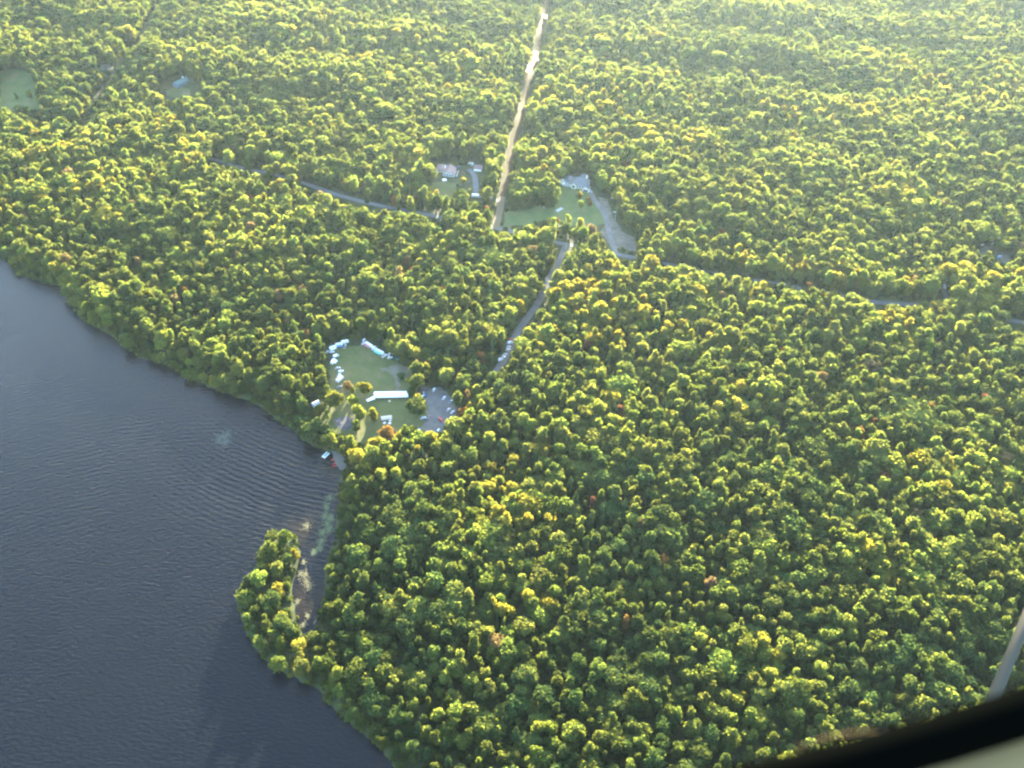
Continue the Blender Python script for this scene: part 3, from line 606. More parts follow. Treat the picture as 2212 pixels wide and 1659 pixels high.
for q in chosen:
    kd = 'conifer' if con[q] else 'broad'; c = str(cls[q])
    sz = 'small-crowned' if size[q] < np.quantile(size[chosen], 0.33) else 'medium-crowned' if size[q] < np.quantile(size[chosen], 0.7) else 'wide-crowned'
    hh = 'tall' if ht[q] > 13.5 else 'low'; zn = zone(u[q], v[q]).replace('in the bottom row of the forest', 'in the bottom row')
    fm = ['round', 'oval', 'pointed', 'flat-topped', 'oval', 'loose'][int(shape[q]) % 6 if shape[q] < 6 else (int(shape[q]) + 2) % 6]
    lab = f"{hh} {sz} {fm} {COLW[c]} tree {zn}" if c != 'needle' else f"{hh} {sz} dark green conifer {zn}"
    plant(kd, int(shape[q]), c, (x[q], y[q], z[q]), rs_[q] / 4.4 if not con[q] else rs_[q] / 2.9, hs_[q] / 15.0, rot[q], lab, 'forest trees nearest the aircraft')
# everything else: one wood, far too many to count
CLS = ['deep', 'green', 'olive', 'lime', 'gold', 'peach', 'needle']
vcol = bpy.data.collections.new('wood_variants'); vidx = {}
def variant(kd, i, c):
    key = (kd, i, c)
    if key not in vidx:
        (vv, ff), tb = GEO[(kd, i)]; mb = MB(); mb.add(vv.tolist(), ff); nf = len(ff); mb.add(tb.v, tb.f); me = mb.mesh('wood_variant'); dress(me, c, ff, len(tb.f))
        o = bpy.data.objects.new('wood_%03d' % len(vidx), me); vcol.objects.link(o); vidx[key] = len(vidx)
    return vidx[key]
rest = np.where(~pick)[0]; pts = []; ids = []; scl = []; rts = []
for q in rest:
    kd = 'conifer' if con[q] else 'broad'; ids.append(variant(kd, int(shape[q]), str(cls[q]))); pts.append((x[q], y[q], z[q])); rts.append((0, 0, rot[q]))
    f_ = rs_[q] / (2.9 if con[q] else 4.4); scl.append((f_, f_, hs_[q] / 15.0))
# bushes fringe the edges and the shore
bx, by = scatter(4.2, -1150, 1300, 60, 2000, 0.5); k, *_ = inview(bx, by, 40, -60); bx, by = bx[k], by[k]; bsd = lake_sd(bx, by)
keep = (RNG.uniform(0, 1, len(bx)) < 0.30) | ((bsd > 0) & (bsd < 14)); bx, by, bsd = bx[keep], by[keep], bsd[keep]
brc = RNG.uniform(1.2, 2.4, len(bx)); bht = RNG.uniform(1.8, 4.2, len(bx))
okb = ~blocked(bx, by, hills(bx, by) + LAND, brc, bht, np.ones(len(bx), bool), 0.8, 0.2); bx, by, bsd, brc, bht = [a[okb] for a in (bx, by, bsd, brc, bht)]
bt = noise2(bx, by, 30, 5) + RNG.uniform(-0.25, 0.25, len(bx))
for q in range(len(bx)):
    c = 'deep' if bt[q] < 0.42 else 'green' if bt[q] < 0.62 else 'olive' if bt[q] < 0.8 else 'lime'
    ids.append(variant('bush', int(RNG.integers(0, 3)), c)); zz = float(hills(bx[q], by[q])) + (0.15 + (LAND - 0.15) * float(smooth(0, 7, bsd[q]))) - 0.2
    pts.append((bx[q], by[q], zz)); rts.append((0, 0, RNG.uniform(0, 6.28))); f_ = brc[q] / 2.1; scl.append((f_, f_, bht[q] / 3.2))
wm_ = bpy.data.meshes.new('forest'); wm_.from_pydata(pts, [], [])
a_ = wm_.attributes.new('variant', 'INT', 'POINT'); a_.data.foreach_set('value', np.array(ids, np.int32))
a_ = wm_.attributes.new('size', 'FLOAT_VECTOR', 'POINT'); a_.data.foreach_set('vector', np.array(scl, np.float32).ravel())
a_ = wm_.attributes.new('turn', 'FLOAT_VECTOR', 'POINT'); a_.data.foreach_set('vector', np.array(rts, np.float32).ravel())
forest = bpy.data.objects.new('forest', wm_); COL.objects.link(forest)
tag(forest, 'dense mixed forest covering the land behind the near trees', 'forest', kind='stuff')
ng = bpy.data.node_groups.new('forest', 'GeometryNodeTree'); ng.interface.new_socket('Geometry', in_out='INPUT', socket_type='NodeSocketGeometry'); ng.interface.new_socket('Geometry', in_out='OUTPUT', socket_type='NodeSocketGeometry')
N = ng.nodes; L = ng.links; gi = N.new('NodeGroupInput'); go = N.new('NodeGroupOutput'); mp_ = N.new('GeometryNodeMeshToPoints'); ip = N.new('GeometryNodeInstanceOnPoints'); ci = N.new('GeometryNodeCollectionInfo')
ci.inputs['Collection'].default_value = vcol; ci.inputs['Separate Children'].default_value = True; ci.inputs['Reset Children'].default_value = True
def named(nm, ty):
    q = N.new('GeometryNodeInputNamedAttribute'); q.data_type = ty; q.inputs['Name'].default_value = nm; return q.outputs[0]
er = N.new('FunctionNodeEulerToRotation'); L.new(named('turn', 'FLOAT_VECTOR'), er.inputs[0])
L.new(gi.outputs[0], mp_.inputs['Mesh']); L.new(mp_.outputs[0], ip.inputs['Points']); L.new(ci.outputs[0], ip.inputs['Instance']); ip.inputs['Pick Instance'].default_value = True
L.new(named('variant', 'INT'), ip.inputs['Instance Index']); L.new(named('size', 'FLOAT_VECTOR'), ip.inputs['Scale']); L.new(er.outputs[0], ip.inputs['Rotation']); L.new(ip.outputs[0], go.inputs[0])
_a = at(*ROW[1]); _b = at(*ROW[7]); print('cutting azimuth', math.degrees(math.atan2(_b.x - _a.x, _b.y - _a.y)))
md = forest.modifiers.new('forest', 'NODES'); md.node_group = ng
print('trees', n, 'bushes', len(bx), 'variants', len(vidx))
# ------------------------------------------------------------------ vehicles
GLASS = mat('dark_glass', (0.02, 0.025, 0.03), 0.12, 0.1, 1.0, 0, 0.6); TYRE = mat('tyre', (0.02, 0.02, 0.02), 0.9); RIM = mat('rim', (0.45, 0.45, 0.46), 0.35, 0.05, 1, 0.7)
CHROME = mat('bare_metal', (0.5, 0.5, 0.5), 0.35, 0.1, 1, 0.6); LAMP = mat('lamp_lens', (0.75, 0.72, 0.65), 0.2); TAIL = mat('tail_lens', (0.35, 0.02, 0.02), 0.25)
def paint(n):
    c = {'white': (0.80, 0.80, 0.80), 'silver': (0.48, 0.50, 0.52), 'grey': (0.20, 0.21, 0.23), 'dark': (0.035, 0.038, 0.045), 'red': (0.42, 0.035, 0.035), 'blue': (0.05, 0.10, 0.32), 'paleblue': (0.42, 0.55, 0.68), 'maroon': (0.18, 0.04, 0.05), 'cream': (0.70, 0.66, 0.55)}[n]
    return mat('paint_' + n, c, 0.32, 0.04, 0.8, 0.0 if n in ('white', 'cream', 'red') else 0.15, 0.5)
def wheels(t, xs, hw, r):
    for x_ in xs:
        for s in (-1, 1):
            wh = MB().cyl((x_, s * (hw - 0.2), r), (x_, s * (hw + 0.02), r), r, n=12).build('wheel', TYRE, t); MB().cyl((x_, s * (hw - 0.02), r), (x_, s * (hw + 0.04), r), r * 0.6, n=10).build('rim', RIM, wh)
def ring(y_, zb, zt, hb, ht_, ):
    return None
def car(style, colour, label, loc, rz, group):
    """nose toward local +x"""
    L_, W_, H_ = {'sedan': (4.6, 1.8, 1.45), 'suv': (4.7, 1.9, 1.75), 'pickup': (5.6, 1.95, 1.85), 'van': (5.4, 2.0, 2.3)}[style]
    t = thing({'sedan': 'parked_car', 'suv': 'parked_car', 'pickup': 'pickup_truck', 'van': 'parked_van'}[style], label, {'pickup': 'truck', 'van': 'van'}.get(style, 'car'), loc, rz, group)
    h, q, pm = L_ / 2, W_ / 2, paint(colour); belt = {'sedan': 0.92, 'suv': 1.08, 'pickup': 1.12, 'van': 1.25}[style]
    def sec(x_, w_, z0, z1): return [(x_, -w_, z0 + 0.10), (x_, -w_ * 0.9, z0), (x_, w_ * 0.9, z0), (x_, w_, z0 + 0.10), (x_, w_, z1 - 0.12), (x_, w_ * 0.88, z1), (x_, -w_ * 0.88, z1), (x_, -w_, z1 - 0.12)]
    nose = belt - (0.10 if style != 'van' else 0.05)
    MB().loft([sec(-h, q * 0.86, 0.42, belt - 0.12), sec(-h + 0.25, q * 0.98, 0.30, belt), sec(-0.3, q, 0.28, belt), sec(h - 1.2, q, 0.28, belt - 0.04), sec(h - 0.3, q * 0.95, 0.30, nose - 0.14), sec(h, q * 0.80, 0.42, nose - 0.28)]).build('body', pm, t)
    cab = {'sedan': (-1.75, -1.05, 0.45, 1.25), 'suv': (-2.2, -1.95, 0.40, 1.15), 'pickup': (-0.55, -0.45, 0.65, 1.35), 'van': (-2.55, -2.5, 1.45, 2.15)}[style]
    x0, x1, x2, x3 = cab; gl = q * 0.90; gr = q * 0.76
    def sl(f, z_): return [(x0 + (x1 - x0) * f, -gl + (gl - gr) * f, z_), (x3 + (x2 - x3) * f, -gl + (gl - gr) * f, z_), (x3 + (x2 - x3) * f, gl - (gl - gr) * f, z_), (x0 + (x1 - x0) * f, gl - (gl - gr) * f, z_)]
    MB().loft([sl(0, belt - 0.02), sl(0.9, H_ - 0.07)]).build('windows', GLASS, t)
    MB().loft([sl(0.88, H_ - 0.09), sl(1.0, H_)]).build('roof', pm, t)
    if style == 'van': MB().loft([[(a, b * 1.02, c) for a, b, c in sl(0.0, belt - 0.01)][0:1] + [(0.9, -gl * 1.02, belt - 0.01), (0.9, gl * 1.02, belt - 0.01), (x0, gl * 1.02, belt - 0.01)], [(x1, -gr * 1.04, H_ - 0.05), (0.7, -gr * 1.04, H_ - 0.05), (0.7, gr * 1.04, H_ - 0.05), (x1, gr * 1.04, H_ - 0.05)]]).build('side_panel', pm, t)
    if style == 'pickup':
        MB().box((-1.72, 0, belt + 0.008), (2.0, W_ * 0.76, 0.03)).build('bed_floor', mat('bed_liner', (0.03, 0.03, 0.03), 0.9), t)
        bb = MB(); bb.box((-1.72, q * 0.86, belt + 0.08), (2.1, 0.08, 0.16)); bb.box((-1.72, -q * 0.86, belt + 0.08), (2.1, 0.08, 0.16)); bb.build('bed_rail', pm, t)
    for s in (-1, 1):
        MB().box((h - 0.08, s * q * 0.62, nose - 0.36), (0.16, 0.34, 0.14)).build('headlight', LAMP, t); MB().box((-h + 0.03, s * q * 0.68, belt - 0.26), (0.1, 0.26, 0.18)).build('tail_light', TAIL, t)
        MB().box((x3 - 0.25, s * (q + 0.07), belt + 0.03), (0.14, 0.16, 0.13)).build('mirror', pm, t)
    wheels(t, (-h * 0.60, h * 0.62), q, 0.34 if style in ('sedan',) else 0.38); return t
def caravan(label, loc, rz, group, L_=7.0, W_=2.4, H_=2.9, stripe='paleblue', awning=None, name='travel_trailer', cat='caravan', motor=False):
    t = thing(name, label, cat, loc, rz, group); wm2 = paint('white'); h = L_ / 2; q = W_ / 2
    prof = [(-h, 0.55), (-h, H_ - 0.35), (-h + 0.3, H_), (h - 0.55, H_), (h, H_ - 0.75), (h + 0.02, 1.2), (h - 0.25, 0.55)] if not motor else [(-h, 0.5), (-h, H_ - 0.2), (-h + 0.2, H_), (h - 1.0, H_), (h - 0.1, H_ - 0.7), (h - 0.55, 1.75), (h, 1.15), (h, 0.5)]
    MB().prism(prof, -q, q).build('body', wm2, t)
    for s in (-1, 1):
        MB().box((0, s * (q + 0.012), 1.05), (L_ * 0.9, 0.03, 0.32)).build('stripe', paint(stripe), t)
        for k in (-0.28, 0.05, 0.30):
            wn = MB().box((k * L_, s * (q + 0.02), 1.95), (0.95, 0.05, 0.55)).build('window', GLASS, t); MB().box((k * L_, s * (q + 0.03), 1.63), (1.05, 0.05, 0.06)).build('window_trim', CHROME, wn)
    dr = MB().box((-0.12 * L_, -(q + 0.02), 1.5), (0.65, 0.05, 1.75)).build('door', paint('cream'), t); MB().box((-0.12 * L_ + 0.25, -(q + 0.06), 1.5), (0.08, 0.05, 0.08)).build('handle', CHROME, dr)
    MB().box((0.1 * L_, 0, H_ + 0.14), (0.9, 0.75, 0.28), taper=0.85).build('roof_vent', paint('cream'), t); MB().box((-0.25 * L_, 0.1, H_ + 0.06), (0.45, 0.45, 0.12)).build('roof_hatch', paint('silver'), t)
    if motor: wheels(t, (-h * 0.5, h * 0.65), q - 0.05, 0.42); MB().box((h - 0.28, 0, 1.55), (0.1, W_ * 0.86, 0.6)).build('windscreen', GLASS, t)
    else:
        wheels(t, (-0.45, 0.45), q - 0.05, 0.34); MB().cyl((h - 0.1, 0.5, 0.6), (h + 1.2, 0, 0.55), 0.05, n=6).cyl((h - 0.1, -0.5, 0.6), (h + 1.2, 0, 0.55), 0.05, n=6).build('hitch', mat('hitch_steel', (0.05, 0.05, 0.05), 0.6), t)
        MB().cyl((h + 0.55, 0, 0.55), (h + 0.55, 0, 1.0), 0.16, n=8).build('gas_bottle', paint('white'), t)
    if awning:
        aw = MB(); aw.add([(-0.42 * L_, -q, H_ - 0.2), (0.36 * L_, -q, H_ - 0.2), (0.36 * L_, -q - 2.4, H_ - 0.75), (-0.42 * L_, -q - 2.4, H_ - 0.75), (-0.42 * L_, -q, H_ - 0.24), (0.36 * L_, -q, H_ - 0.24), (0.36 * L_, -q - 2.4, H_ - 0.79), (-0.42 * L_, -q - 2.4, H_ - 0.79)],
                          [(0, 1, 2, 3), (7, 6, 5, 4), (0, 4, 5, 1), (1, 5, 6, 2), (2, 6, 7, 3), (3, 7, 4, 0)]); ao = aw.build('awning', mat('awning_' + awning, {'teal': (0.10, 0.42, 0.42), 'rose': (0.36, 0.14, 0.18), 'blue': (0.10, 0.22, 0.50), 'pale': (0.55, 0.62, 0.66)}[awning], 0.8), t)
        for s in (-0.42, 0.36): MB().cyl((s * L_, -q - 2.35, 0), (s * L_, -q - 2.35, H_ - 0.78), 0.04, n=6).build('awning_pole', CHROME, ao)
    return t
def G(p, dz=0.05):
    P = at(p[0], p[1], LAND); return (P.x, P.y, P.z + dz)
grp = 'caravans round the camp lawn'; A = lambda d: R(d)
caravan('white caravan at the head of the left row, nearest the dark trees', G(cB(690, 300)), A(25), grp, 6.5, awning=None, stripe='silver')
caravan('white caravan with a blue awning, second in the left row', G(cB(555, 365)), A(20), grp, 6.0, awning='blue')
caravan('white caravan with pale awning, third in the left row', G(cB(420, 430)), A(35), grp, 6.2, stripe='grey', awning='pale')
caravan('white caravan halfway down the left side of the lawn, pale blue awning facing the grass', G(cB(430, 735)), A(75), grp, 5.8, awning='pale')
caravan('long white caravan with a rose red awning at the top of the lawn', G(cB(1220, 370)), A(-38), grp, 9.0, stripe='maroon', awning='rose')
caravan('long white caravan with a teal awning, right of the rose one', G(cB(1450, 520)), A(-33), grp, 9.5, stripe='paleblue', awning='teal')
caravan('big square white trailer at the lower left corner of the lawn', G(cB(575, 1120)), A(62), grp, 7.5, 3.0, 3.0, stripe='cream')
grp = 'cars and vans round the camp lawn'
for st, c, p, a, l in [('pickup', 'silver', (690, 385), 80, 'silver pickup parked in front of the first caravan'), ('sedan', 'white', (400, 505), 20, 'white car parked below the third caravan'), ('sedan', 'silver', (305, 500), 60, 'silver car at the left end of the caravan row, under yellow trees'),
  ('van', 'white', (490, 598), 35, 'white van alone on the left edge of the lawn'), ('pickup', 'dark', (400, 628), 40, 'dark pickup beside the lone white van'), ('sedan', 'silver', (530, 860), 25, 'silver car below the caravan with the pale blue awning'), ('suv', 'white', (600, 935), 30, 'white car just above the big square trailer'),
  ('sedan', 'white', (560, 1015), 70, 'white car tucked behind the big square trailer'), ('sedan', 'grey', (565, 1275), 35, 'grey car below the big square trailer'), ('suv', 'white', (1110, 250), 75, 'white car furthest up beside the rose awning caravan'), ('sedan', 'white', (1108, 325), 20, 'white car at the left end of the rose awning caravan'),
  ('van', 'white', (1335, 425), 60, 'white van between the rose and teal awning caravans'), ('pickup', 'white', (1560, 590), 50, 'white pickup at the right end of the teal awning caravan'), ('sedan', 'white', (1668, 550), 70, 'white car right of the caravans, the further one of two'), ('suv', 'white', (1682, 632), 25, 'white car right of the caravans, the nearer one of two')]:
    car(st, c, l, G(cB(*p)), A(a), grp)
grp = 'cars in the gravel parking lot'
for st, c, p, a, l in [('suv', 'white', (692, 365), 75, 'white car at the top of the parking lot'), ('sedan', 'white', (960, 575), 65, 'white car on the right side of the parking lot, near the top'), ('pickup', 'silver', (1145, 675), 40, 'silver pickup among the trees right of the parking lot'), ('sedan', 'silver', (1080, 885), 55, 'small silver car on the right edge of the parking lot'),
  ('sedan', 'white', (1190, 950), 55, 'white car under the trees beside the rust red tree'), ('sedan', 'red', (845, 1135), -50, 'red car at the lower right of the parking lot'), ('suv', 'red', (895, 1180), -50, 'second red car half under the trees, next to the red car'), ('sedan', 'paleblue', (405, 1110), 35, 'pale blue car at the lower left of the parking lot'),
  ('suv', 'dark', (530, 1095), 60, 'dark car beside the pale blue car'), ('pickup', 'grey', (495, 1150), 50, 'grey pickup nearest the lawn corner of the parking lot'), ('pickup', 'blue', (455, 555), 70, 'blue pickup by the dark cabin at the parking lot'), ('sedan', 'white', (400, 530), 60, 'white car left of the blue pickup'), ('sedan', 'paleblue', (800, 1450), 70, 'light blue car at the bottom tip of the parking lot')]:
    car(st, c, l, G(cP(*p), 0.1), A(a), grp)
grp = 'cars parked along the camp road'
for st, c, p, l in [('suv', 'red', (440, 745), 'red car at the top of the line along the camp road'), ('van', 'white', (415, 800), 'white van second in line along the camp road'), ('sedan', 'grey', (365, 822), 'grey car beside the white van in the line'), ('sedan', 'silver', (392, 868), 'silver car third in line along the camp road'),
  ('suv', 'silver', (385, 920), 'silver car right behind the third one in line'), ('sedan', 'dark', (345, 955), 'dark car in the middle of the camp road line'), ('sedan', 'silver', (325, 1005), 'silver car in front of the white pair at the bottom of the line'), ('pickup', 'white', (292, 1052), 'white pickup near the bottom of the line'), ('van', 'white', (242, 1100), 'white van last in line, nearest the camp')]:
    car(st, c, l, G(cS(*p), 0.15), A(28 + random.uniform(-6, 6)), grp)
grp = 'vehicles at the houses'
car('suv', 'paleblue', 'pale blue car on the driveway of the grey-roofed house', G(cG(1790, 790), 0.15), A(-45), grp)
car('sedan', 'blue', 'dark blue car beside the bungalow', G(cH(825, 395), 0.1), A(70), grp)
car('pickup', 'white', 'white pickup left of the garage', G(cH(1100, 310), 0.1), A(10), grp); car('van', 'white', 'white van next to the garage wall', G(cH(1150, 335), 0.1), A(75), grp)
car('sedan', 'blue', 'small blue car at the forest edge right of the grey-roofed house', G(cY(965, 450), 0.1), A(30), grp); car('sedan', 'white', 'white car half hidden by trees beside the dirt yard', G(cY(1120, 615), 0.1), A(50), grp); car('sedan', 'silver', 'silver car at the right edge of the dirt yard', G(cY(1165, 875), 0.1), A(-20), grp)
car('van', 'paleblue', 'pale blue van in the yard at the right edge', G(cF(1480, 420), 0.15), A(10), grp); car('sedan', 'paleblue', 'pale blue car far up in the right edge yard', G(cF(1370, 190), 0.15), A(50), grp); car('sedan', 'white', 'white car at the left end of the right edge yard', G(cF(1200, 215), 0.15), A(40), grp)
caravan('white motorhome parked across the bungalow driveway', G(cH(1245, 1095), 0.25), A(-4), 'vehicles at the houses', 11.0, 2.6, 3.3, 'paleblue', name='motorhome', cat='motorhome', motor=True)
caravan('blue grey caravan on the short drive off the far road', G(cF(560, 915), 0.1), A(80), 'vehicles at the houses', 7.0, 2.5, 3.0, 'blue')

# ------------------------------------------------------------------ camp: marquee, shelter, tables, boats
WHITE_CLOTH = mat('white_canvas', (0.82, 0.83, 0.84), 0.75, 0.04, 0.4)
p0, p1 = at(*cB(1330, 1480), LAND), at(*cB(2085, 1465), LAND); mid = (p0 + p1) / 2; ang = math.atan2(p1.y - p0.y, p1.x - p0.x); ml = (p1 - p0).length
mq = thing('marquee', 'very long white marquee across the camp lawn', 'marquee', (mid.x, mid.y, mid.z), ang)
NB = 6; bay = ml / NB
for b in range(NB):
    x0, x1 = -ml / 2 + b * bay + 0.012, -ml / 2 + (b + 1) * bay - 0.012; rf = MB(); rows = []
    for f in np.linspace(0, 1, 7):
        sag = 0.16 * math.sin(math.pi * f); xx = x0 + (x1 - x0) * f
        rows.append([(xx, -3.6, 2.25), (xx, -1.8, 3.35 - sag), (xx, 0, 4.35 - sag * 0.4), (xx, 1.8, 3.35 - sag), (xx, 3.6, 2.25), (xx, 3.58, 2.2), (xx, 0, 4.28 - sag * 0.4), (xx, -3.58, 2.2)])
    rf.loft(rows); rf.build('roof_panel', WHITE_CLOTH, mq, True)
    for s in (-1, 1):
        MB().box(((x0 + x1) / 2, s * 3.62, 2.08), (x1 - x0, 0.05, 0.32)).build('valance', WHITE_CLOTH, mq)
        MB().cyl((x0 + 0.05, s * 3.5, 0), (x0 + 0.05, s * 3.5, 2.25), 0.05, n=6).build('pole', CHROME, mq)
MB().box((ml / 2 - 0.02, 0, 1.12), (0.04, 7.0, 2.2)).build('end_wall', WHITE_CLOTH, mq)
for s in (-1, 1): MB().cyl((ml / 2, s * 3.5, 2.2), (ml / 2 + 1.8, s * 4.2, 0.0), 0.02, n=4).build('guy_rope', CHROME, mq)
p2 = at(*cB(1310, 1520), LAND); an = thing('marquee_annex', 'small white lean-to tent at the left end of the long marquee', 'tent', (p2.x - 1.2, p2.y - 2.6, p2.z), ang + R(28))
MB().loft([[(-4.2, -1.4, 1.7), (-4.2, 0, 2.3), (-4.2, 1.4, 1.7), (-4.2, 0, 2.2)], [(3.0, -2.0, 2.1), (3.0, 0, 2.9), (3.0, 2.0, 2.1), (3.0, 0, 2.8)]]).build('roof_panel', WHITE_CLOTH, an)
for a_, b_ in ((-4.0, -1.3), (-4.0, 1.3), (2.8, -1.8), (2.8, 1.8)): MB().cyl((a_, b_, 0), (a_, b_, 1.75), 0.05, n=6).build('pole', CHROME, an)
# picnic shelter
WOOD = mat('weathered_wood', (0.20, 0.16, 0.12), 0.85, 0.25, 2.0); TANROOF = mat('tan_shingle', (0.46, 0.40, 0.35), 0.9, 0.18, 1.2)
def gable_roof(parent, name, m, L_, D_, z_, rise, over=0.5, th=0.16, x=0, y=0, along='x'):
    z_ = z_ + th + 0.05
    for s in (-1, 1):
        mb = MB(); l = L_ / 2 + over; d = D_ / 2 + over; ze = z_ - rise * over / (D_ / 2)
        a = [(-l, s * d, ze), (l, s * d, ze), (l, 0, z_ + rise), (-l, 0, z_ + rise)]; v = a + [(p, q, r_ - th) for p, q, r_ in a]
        if along == 'y': v = [(-q, p, r_) for p, q, r_ in v]
        v = [(p + x, q + y, r_) for p, q, r_ in v]
        mb.add(v, [(0, 1, 2, 3), (7, 6, 5, 4), (0, 4, 5, 1), (1, 5, 6, 2), (2, 6, 7, 3), (3, 7, 4, 0)]); mb.build(name, m, parent)
sh_ = thing('picnic_shelter', 'open picnic shelter with a pale tan roof on the lower lawn', 'shelter', G(cE(1745, 400)), A(14))
gable_roof(sh_, 'roof_slope', TANROOF, 8.2, 3.6, 2.5, 0.9, 0.4)
for a_ in (-3.8, 0, 3.8):
    for b_ in (-1.6, 1.6): MB().cyl((a_, b_, 0), (a_, b_, 2.45), 0.09, n=6).build('post', WOOD, sh_)
def table(label, p, rz, m=None):
    t = thing('picnic_table', label, 'table', G(p), rz, 'tables on the lower lawn'); m = m or paint('white')
    MB().box((0, 0, 0.75), (2.4, 0.95, 0.06)).build('table_top', m, t)
    for s in (-1, 1): MB().box((0, s * 0.85, 0.45), (2.4, 0.32, 0.05)).build('bench', m, t)
    for s in (-0.8, 0.8): MB().box((s, 0, 0.40), (0.1, 1.7, 0.08)).box((s, 0.4, 0.36), (0.1, 0.1, 0.72)).box((s, -0.4, 0.36), (0.1, 0.1, 0.72)).build('leg', m, t)
table('pale table left below the picnic shelter', cE(1698, 480), A(50)); table('pale table right below the picnic shelter, nearest it', cE(1825, 425), A(55)); table('pale table right below the picnic shelter, farther from it', cE(1812, 485), A(35))
table('pale wooden table just below the marquee', cB(1670, 1590), A(-70), mat('pale_wood', (0.45, 0.40, 0.28), 0.8, 0.15, 2))
# fire ring: single stones round a bed of ash
fr_ = thing('fire_ring', 'grey stone fire ring on ash gravel near the lake', 'fire ring', G(cE(690, 430), 0.1))
st = MB().box((0, 0, 0.22), (0.55, 0.42, 0.45), taper=0.75).mesh('stone'); st.materials.append(mat('field_stone', (0.26, 0.26, 0.27), 0.9, 0.25, 1.5))
for i in range(14):
    o = bpy.data.objects.new('stone', st); COL.objects.link(o); o.parent = fr_; a_ = 2 * math.pi * i / 14; o.location = (1.5 * math.cos(a_), 1.5 * math.sin(a_), 0); o.rotation_euler = (0, 0, a_ + random.uniform(-0.3, 0.3)); o.scale = (1.1, random.uniform(1, 1.5), random.uniform(0.8, 1.2))
MB().cyl((0, 0, 0), (0, 0, 0.12), 1.25, n=12).build('ash_bed', mat('ash', (0.10, 0.10, 0.10), 0.95, 0.4, 2), fr_)
def bench(label, p, rz):
    t = thing('log_bench', label, 'bench', G(p, 0.1), rz, 'benches round the fire ring')
    MB().box((0, 0, 0.45), (2.2, 0.45, 0.1)).build('seat', WOOD, t)
    for s in (-0.8, 0.8): MB().box((s, 0, 0.2), (0.2, 0.38, 0.4)).build('leg', WOOD, t)
bench('log bench left of the fire ring', cE(640, 440), A(80)); bench('log bench right of the fire ring', cE(745, 480), A(60)); bench('log bench above the fire ring', cE(690, 375), A(0))
# boats
def canoe(label, p, rz, z=0.25):
    t = thing('canoe', label, 'canoe', (at(p[0], p[1], 0.0).x, at(p[0], p[1], 0.0).y, z), rz, 'red canoes at the landing'); m = mat('canoe_red', (0.50, 0.045, 0.055), 0.4, 0.06); rings = []; inn = []
    for f in np.linspace(-1, 1, 13):
        w_ = 0.44 * (1 - abs(f) ** 2.2) + 0.02; k = 0.16 * abs(f) ** 3; rings.append([(f * 2.5, -w_, 0.42 + k), (f * 2.5, -w_ * 0.8, 0.12), (f * 2.5, 0, 0.0 + k), (f * 2.5, w_ * 0.8, 0.12), (f * 2.5, w_, 0.42 + k), (f * 2.5, w_ * 0.72, 0.16), (f * 2.5, 0, 0.06 + k), (f * 2.5, -w_ * 0.72, 0.16)])
    MB().loft(rings).build('hull', m, t, True)
    for x_ in (-1.3, 1.2): MB().box((x_, 0, 0.34), (0.28, 0.62, 0.03)).build('seat', WOOD, t)
canoe('red canoe nearest the raft at the landing', cE(570, 1282), A(28), 0.0); canoe('red canoe in the middle of the three at the landing', cE(605, 1370), A(30), 0.0); canoe('red canoe furthest from the raft, lowest of the three', cE(600, 1425), A(26), 0.0)
rp = at(*cE(405, 1185), 0.0); raft = thing('pontoon_raft', 'pale pontoon raft with a teal deck floating off the beach', 'raft', (rp.x, rp.y, 0.0), heading(cE(330, 1250), cE(470, 1110)))
for s in (-1, 1): MB().cyl((-3.2, s * 1.15, 0.12), (3.2, s * 1.15, 0.12), 0.36, n=10).build('pontoon', paint('silver'), raft, True)
MB().box((0, 0, 0.50), (6.4, 2.0, 0.12)).build('deck', mat('teal_deck', (0.12, 0.26, 0.27), 0.85), raft)
for s in (-1, 1): rl = MB(); rl.box((0, s * 1.25, 0.62), (6.4, 0.42, 0.16)); rl.build('gunwale', paint('white'), raft)
MB().box((-2.7, 0, 0.80), (0.7, 1.6, 0.45)).build('bench_seat', paint('white'), raft)
bt_ = thing('rowing_boat', 'white boat on the grass at the bottom of the lawn', 'boat', G(cM(690, 1180), 0.05), heading(cM(610, 1230), cM(800, 1090)))
rings = []
for f in np.linspace(-1, 1, 11):
    w_ = 0.95 * (1 - max(0, f) ** 2.4) * (0.85 if f < -0.9 else 1) + 0.03; rings.append([(f * 2.6, -w_, 0.85), (f * 2.6, -w_ * 0.7, 0.2), (f * 2.6, 0, 0.05), (f * 2.6, w_ * 0.7, 0.2), (f * 2.6, w_, 0.85), (f * 2.6, w_ * 0.82, 0.6), (f * 2.6, 0, 0.5), (f * 2.6, -w_ * 0.82, 0.6)])
MB().loft(rings).build('hull', paint('white'), bt_, True); MB().box((-0.9, 0, 0.78), (0.4, 1.5, 0.06)).build('seat', WOOD, bt_); MB().box((-2.7, 0, 0.9), (0.35, 0.35, 0.8)).build('outboard_motor', paint('dark'), bt_)
ut = thing('utility_trailer', 'long pale flatbed trailer beside the parking lot', 'trailer', G(cM(1220, 1160), 0.1), heading(cM(1180, 1240), cM(1290, 1080)))
MB().box((0, 0, 0.65), (6.2, 2.2, 0.14)).build('deck', mat('pale_deck', (0.40, 0.40, 0.40), 0.8), ut)
for s in (-1, 1): MB().box((0, s * 1.12, 0.85), (6.2, 0.06, 0.3)).build('side_rail', paint('silver'), ut)
wheels(ut, (-0.6, 0.4), 1.0, 0.34); MB().cyl((3.1, 0, 0.6), (4.4, 0, 0.55), 0.06, n=6).build('drawbar', TYRE, ut)
br = thing('rain_barrel', 'blue plastic barrel at the right edge of the camp lawn', 'barrel', G(cB(2110, 1040)))
